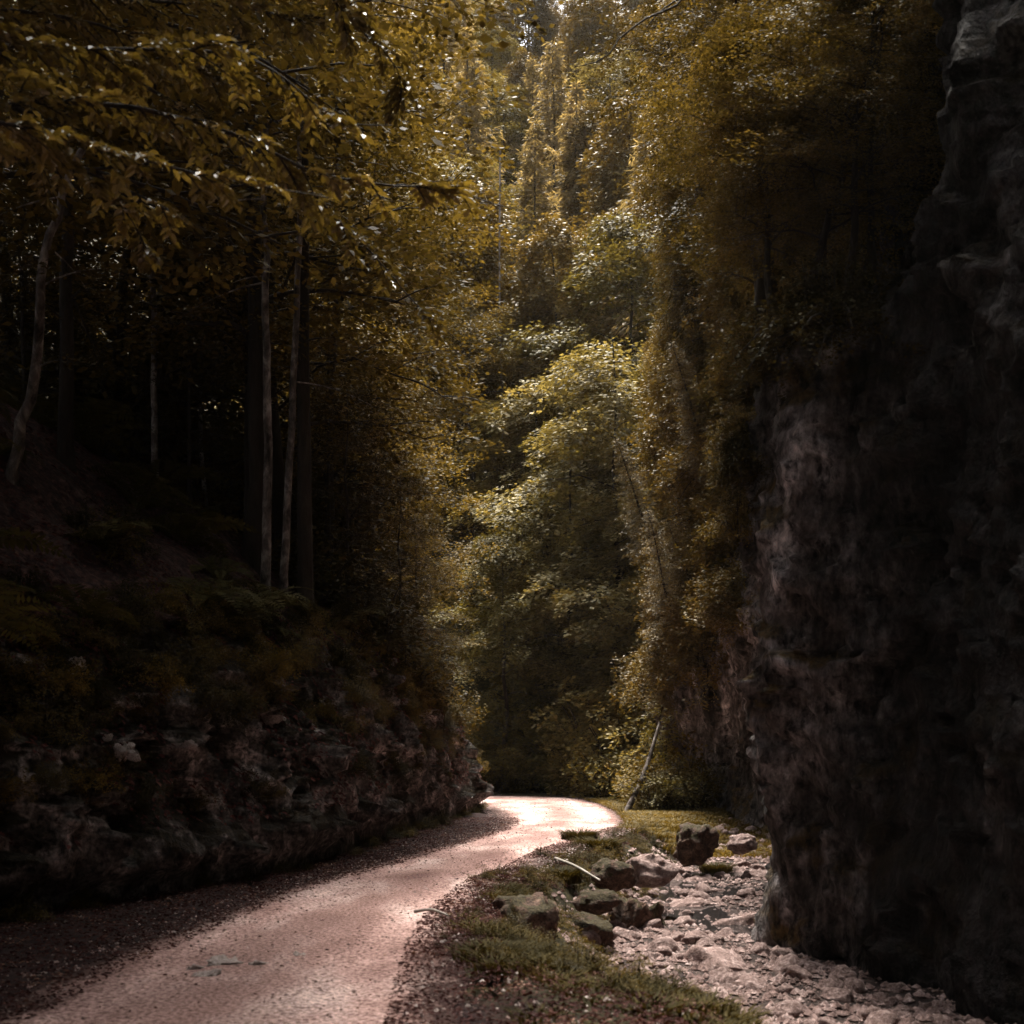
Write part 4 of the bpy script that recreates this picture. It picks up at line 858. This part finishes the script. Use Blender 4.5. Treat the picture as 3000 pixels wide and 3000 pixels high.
def pebble_field(name, X, Y, Z, S, mat, label):
    n = len(X); r = np.random.default_rng(len(name))
    base = np.array([[1, 0, 0], [.3, .95, 0], [-.8, .6, 0], [-.8, -.6, 0], [.3, -.95, 0], [0, 0, .7], [0, 0, -.5]])
    an = r.uniform(0, 6.28, n); c, s_ = np.cos(an), np.sin(an)
    B = base[None] * r.uniform(.7, 1.3, (n, 7, 1)) * S[:, None, None]
    V = np.stack([B[..., 0] * c[:, None] - B[..., 1] * s_[:, None] * .8, B[..., 0] * s_[:, None] + B[..., 1] * c[:, None] * .8, B[..., 2]], -1) + np.stack([X, Y, Z], -1)[:, None]
    f = [[i, (i + 1) % 5, 5] for i in range(5)] + [[(i + 1) % 5, i, 6] for i in range(5)]
    F = (np.arange(n)[:, None, None] * 7 + np.array(f)[None]).reshape(-1, 3)
    o = link(name, mesh_from(name, V.reshape(-1, 3), F, M[mat])); tag(o, label, 'gravel', kind='stuff')
n = 24000; y = 7 + 26 * sr.random(n) ** 1.2; x = bank_x(y) + .35 + sr.random(n) * 5.5
ok = (x < np.interp(y, cl[:, 1], cl[:, 0])) & (x < .44 * y + .2); x, y = x[ok], y[ok]; S = .012 + .06 * sr.random(len(x)) ** 2.2
pebble_field('creek_gravel', x, y, g(x, y) + S * .3, S, 'stone', 'pinkish gravel and cobbles filling the creek bed')
# loose gravel on the road, thicker at its edges and centre
n = 16000; ii = sr.integers(80, 330, n); vv = np.clip(np.where(sr.random(n) < .6, sr.choice([0, .5, 1], n) + sr.normal(size=n) * .07, sr.random(n)), -.06, 1.06)
pp = rl2[ii] * (1 - vv)[:, None] + rr2[ii] * vv[:, None] + sr.normal(size=(n, 2)) * .05
S = .005 + .016 * sr.random(n) ** 3
pebble_field('road_gravel', pp[:, 0], pp[:, 1], np.full(n, .028), S, 'stone', 'loose pale gravel scattered on the road')
n = 2200; y = 6.8 + 20 * sr.random(n) ** 1.5; left = sr.random(n) < .45
xl = np.interp(y, bl[:, 1], bl[:, 0]); x1 = np.interp(y, rl[:330, 1], rl[:330, 0]); x2 = np.interp(y, rr[:330, 1], rr[:330, 0])
x = np.where(left, x1 + .3 - (x1 - xl) * sr.random(n) ** 1.6, x2 - .3 + (bank_x(y) - x2 + .3) * sr.random(n) ** 1.3); S = .006 + .022 * sr.random(n) ** 3
pebble_field('verge_gravel', x, y, np.maximum(g(x, y), 0) + .012, S, 'slab', 'small pale stones scattered over the leafy verges')
# fallen leaves
def litter_field(name, P_, N, label, mat='litter', L=.06):
    r = np.random.default_rng(9); n = len(P_); D = unit(np.cross(N, rand_unit(r, n))); N2 = unit(N + r.normal(size=(n, 3)) * .45)
    V, F = leaf_arrays(P_, D, N2, L * r.uniform(.5, 1.3, n), L * .6 * r.uniform(.6, 1.2, n), True)
    o = link(name, mesh_from(name, V, F, M[mat])); tag(o, label, 'fallen leaves', kind='stuff')
Ps = []
n = 26000; y = 6.5 + 24 * sr.random(n) ** 1.6; xl = np.interp(y, bl[:, 1], bl[:, 0]); xr = np.interp(y, rl[:330, 1], rl[:330, 0]); x = xl + (xr + .45 - xl) * sr.random(n) ** 1.05
Ps.append(np.stack([x, y, np.full(n, .015) + sr.random(n) * .03], 1))
n = 22000; y = 6.5 + 20 * sr.random(n) ** 1.6; xl = np.interp(y, rr[:330, 1], rr[:330, 0]); xr = bank_x(y); x = xr + .3 - (xr - xl + .75) * sr.random(n) ** 1.1
Ps.append(np.stack([x, y, g(x, y) + .02 + sr.random(n) * .02], 1))
n = 900; ii = sr.integers(80, 300, n); vv = sr.random(n); pp = rl[ii] * (1 - vv)[:, None] + rr[ii] * vv[:, None]
Ps.append(np.stack([pp[:, 0], pp[:, 1], np.full(n, .045)], 1))
Ps = np.vstack(Ps); litter_field('road_litter', Ps, np.tile(UP, (len(Ps), 1)), 'reddish fallen leaves covering the verges of the road', L=.038)
n = 60000; si = sr.choice(idx_s, n); ti = np.where(sr.random(n) < .3, sr.integers(8, 60, n), sr.integers(50, 125, n)); fx = sr.random(n)[:, None]
P_ = HP[si, ti] * (1 - fx) + HP[np.minimum(si + 1, NS - 1), ti] * fx; fy = sr.random(n)[:, None]; P_ = P_ * (1 - fy) + HP[si, ti + 1] * fy + [0, 0, .02]
Nn = np.tile(unit(np.array([.5, -.1, .8])[None])[0], (n, 1))
keep = fbm(P_ * .8, 3, 91) > -.12
M['litter2'] = leaf_mat('slope_leaf', [(0.0, (.03, .011, .012)), (.5, (.085, .030, .030)), (.85, (.16, .060, .05)), (1, (.42, .27, .22))], .1, .75, .12, 2.0)
litter_field('slope_litter', P_[keep], Nn[keep], 'dark red fallen leaves lying on the left slope', 'litter2', L=.085)
# grass and moss along the creek edge: tufts merged, nobody could count them
TU = [np.array([v.co[:] for v in tuft(300 + i, 60, .13, .11).vertices]) for i in range(4)]
def grass_field(name, P_, sc, label, mat):
    r = np.random.default_rng(4); VV = []
    for i, (p_, s_) in enumerate(zip(P_, sc)):
        a_ = r.uniform(0, 6.28); c, s2 = math.cos(a_), math.sin(a_); T = TU[i % 4] * s_
        VV.append(np.stack([T[:, 0] * c - T[:, 1] * s2, T[:, 0] * s2 + T[:, 1] * c, T[:, 2]], 1) + p_)
    V = np.vstack(VV); n = len(V) // 6; b = np.arange(n)[:, None] * 6
    # each tuft keeps 60 blades of six vertices
    F = np.concatenate([b + np.array([[0, 1, 2, 3]]), b + np.array([[3, 2, 4, 5]])], 0)
    o = link(name, mesh_from(name, V, F, M[mat])); tag(o, label, 'grass', kind='stuff')
n = 2300; y = 6.8 + 27 * sr.random(n) ** 1.3; x = bank_x(y) - .12 + sr.normal(size=n) * np.interp(y, [7, 12, 20, 30], [.28, .3, .34, .8])
kp = (fbm(P3(x * 1.1, y * .9, 3), 3, 12) > -.08) & (x > np.interp(y, rr[:330, 1], rr[:330, 0]) - .1); x, y = x[kp], y[kp]; n = len(x)
grass_field('bank_grass', np.stack([x, y, g(x, y)], 1), .5 + .9 * sr.random(n) * np.interp(y, [12, 18], [1, .35]), 'mossy grass along the turf edge of the creek', 'leaf_moss')
n2_ = 560; y2 = 6.6 + 4.2 * sr.random(n2_); x2_ = bank_x(y2) + .12 + sr.normal(size=n2_) * .24; kp = fbm(P3(x2_ * 2.2, y2 * 1.8, 8), 3, 15) > .02; x2_, y2 = x2_[kp], y2[kp]; n2_ = len(x2_)
grass_field('near_grass', np.stack([x2_, y2, g(x2_, y2)], 1), .4 + 1.0 * sr.random(n2_) ** 2, 'dark green moss and grass on the near turf edge at the bottom of the picture', 'leaf_moss')
n = 1800; y = 26 + 16 * sr.random(n); x0 = np.interp(y, rr[:330, 1], rr[:330, 0]); x = x0 + .05 + sr.random(n) ** 1.1 * np.clip(7 - x0, .5, 4)
grass_field('bend_grass', np.stack([x, y, g(x, y)], 1), .9 + 1.0 * sr.random(n), 'golden green grass between the bend and the far cliff', 'leaf_gold')
for px, py, s, lb in [(598, 850, 1.5, 'dense green clump at the creek head beside the road'), (716, 872, 1.2, 'round green grass clump growing among the creek stones'), (560, 880, 1.2, 'dark green clump hanging over the creek edge'), (580, 840, 1.3, 'leafy green clump on the road shoulder by the bend')]:
    put('grass_clump', [('blade', tuft(400 + px, 900, .26, .20))], cpt(px, py), lb, 'grass clump', sc=s)
for k_ in range(130):
    y = 7.5 + 20 * sr.random() ** 1.2; x = float(bank_x(y)) + sr.normal() * .28 + .15
    put('bank_plant', SHN[[1, 2, 1, 0][k_ % 4]], (x, y, float(g(x, y)) - .03), 'small leafy plant on the crumbling turf edge above the creek', 'plant', 'small plants on the creek edge', rot(), sr.uniform(.12, .30))
for k_ in range(60):
    s_ = int(pl_r.choice(idx_s)); off_ = pl_r.uniform(-.1, .35)
    q_ = bl[s_] - nrm[s_] * off_
    put('foot_plant', SHN[[1, 2, 0][k_ % 3]], (q_[0], q_[1], 0.0), 'small dark leafy plant at the foot of the left rock bank beside the road', 'plant', 'small plants at the foot of the left bank', rot(), pl_r.uniform(.12, .34))
# sticks on the road and creek
for (a_, b_, rd_, lb) in [((415, 918), (448, 922), .018, 'pale broken stick lying across the right side of the road'), ((555, 862), (600, 885), .025, 'thin grey branch fallen over the creek edge')]:
    Pa, Pb = (cpt(*a_), cpt(*b_)); tb = Tubes(); tb.add(spline([Pa + [0, 0, .06], (Pa + Pb) / 2 + [0, .03, .09], Pb + [0, 0, .06]], 8), np.linspace(rd_, rd_ * .5, 8), 6)
    o = link('stick', tb.mesh('stick', M['bark_far'])); tag(o, lb, 'stick')
tb = Tubes()
for pl in ([(900, -420, 11), (790, -120, 13), (702, -28, 14), (676, 6, 14), (650, 16, 14), (618, 40, 14), (606, 58, 14), (580, 66, 14)], [(690, -8, 14), (662, 10, 14.1), (646, 28, 14.2)]):
    tb.add(spline([at(*q) for q in pl], 30), np.linspace(.035 if len(pl) > 4 else .012, .006, 30), 6)
o = link('bare_branch', tb.mesh('bare_branch', M['bark'])); tag(o, 'bare curved branch reaching down from the top edge in front of the far conifers', 'branch')
# pale bedrock showing through the road
for px, py, s, lb in [(229, 966, (.15, .10, .05), 'largest flat pale rock patch showing through the road'), (207, 979, (.12, .08, .045), 'pale rock patch in front of the largest one on the road'), (255, 968, (.08, .05, .04), 'small pale rock patch right of the largest one on the road'), (193, 972, (.06, .04, .04), 'tiny pale rock patch left of the others on the road'), (300, 958, (.10, .04, .035), 'narrow pale rock patch farthest right on the road')]:
    Y = CAM_H * FPX / (py - HOR); stone('rock_patch', SLAB, ((px - 512) / FPX * Y, Y, .012), s, lb, rz=px * .1, cat='rock')
for px, py, s, lb in [(271, 718, .17, 'pale whitish stone sticking out of the upper left bank'), (126, 752, .13, 'pale grey stone low in the left rock wall'), (108, 738, .07, 'tiny pale pink stone in the left rock wall'), (78, 668, .15, 'brownish pale stone high at the left end of the bank'), (190, 745, .08, 'small pale stone in the middle of the left bank')]:
    h_, n_ = hit(BH, px, py)
    if h_: stone('bank_stone', SLAB, (h_.x - .02, h_.y, h_.z), (s, s * .8, s * .8), lb, tilt=(.4, .3))
# still water between the stones
mw, n_, l_ = new_mat('water'); o_ = n_.new('ShaderNodeOutputMaterial'); p = n_.new('ShaderNodeBsdfPrincipled'); l_.new(p.outputs[0], o_.inputs[0])
p.inputs['Base Color'].default_value = (.02, .018, .018, 1); p.inputs['Roughness'].default_value = .08; p.inputs['Specular IOR Level'].default_value = .6
nz = n_.new('ShaderNodeTexNoise'); nz.inputs['Scale'].default_value = 9; bp = n_.new('ShaderNodeBump'); bp.inputs['Strength'].default_value = .25; bp.inputs['Distance'].default_value = .02; l_.new(nz.outputs[0], bp.inputs['Height']); l_.new(bp.outputs[0], p.inputs['Normal'])
wy = np.linspace(8, 24, 60); wx = np.linspace(0, 1, 12); WX = (bank_x(wy) + .7)[:, None] + wx[None] * 3.6; WY = np.repeat(wy[:, None], 12, 1); WZ = -creek_depth(WY) - .085 + 0 * WX
water = link('water', mesh_from('water', np.stack([WX, WY, WZ], -1).reshape(-1, 3), grid_faces(60, 12, True), mw, True)); tag(water, kind='structure')

# ------------------------------------------------------------------ haze
hv, n_, l_ = new_mat('haze_air'); o_ = n_.new('ShaderNodeOutputMaterial'); pv = n_.new('ShaderNodeVolumePrincipled'); l_.new(pv.outputs[0], o_.inputs['Volume'])
pv.inputs['Color'].default_value = (.95, .88, .76, 1); pv.inputs['Density'].default_value = .00009; pv.inputs['Anisotropy'].default_value = .3
bx = np.array([(x, y, z) for x in (-130, 130) for y in (-90, 215) for z in (-4, 150)], float)
bf = np.array([(0, 1, 3, 2), (4, 6, 7, 5), (0, 4, 5, 1), (2, 3, 7, 6), (0, 2, 6, 4), (1, 5, 7, 3)])
haze = link('haze', mesh_from('haze', bx, bf, hv)); tag(haze, 'thin pale haze in the gorge', kind='stuff')
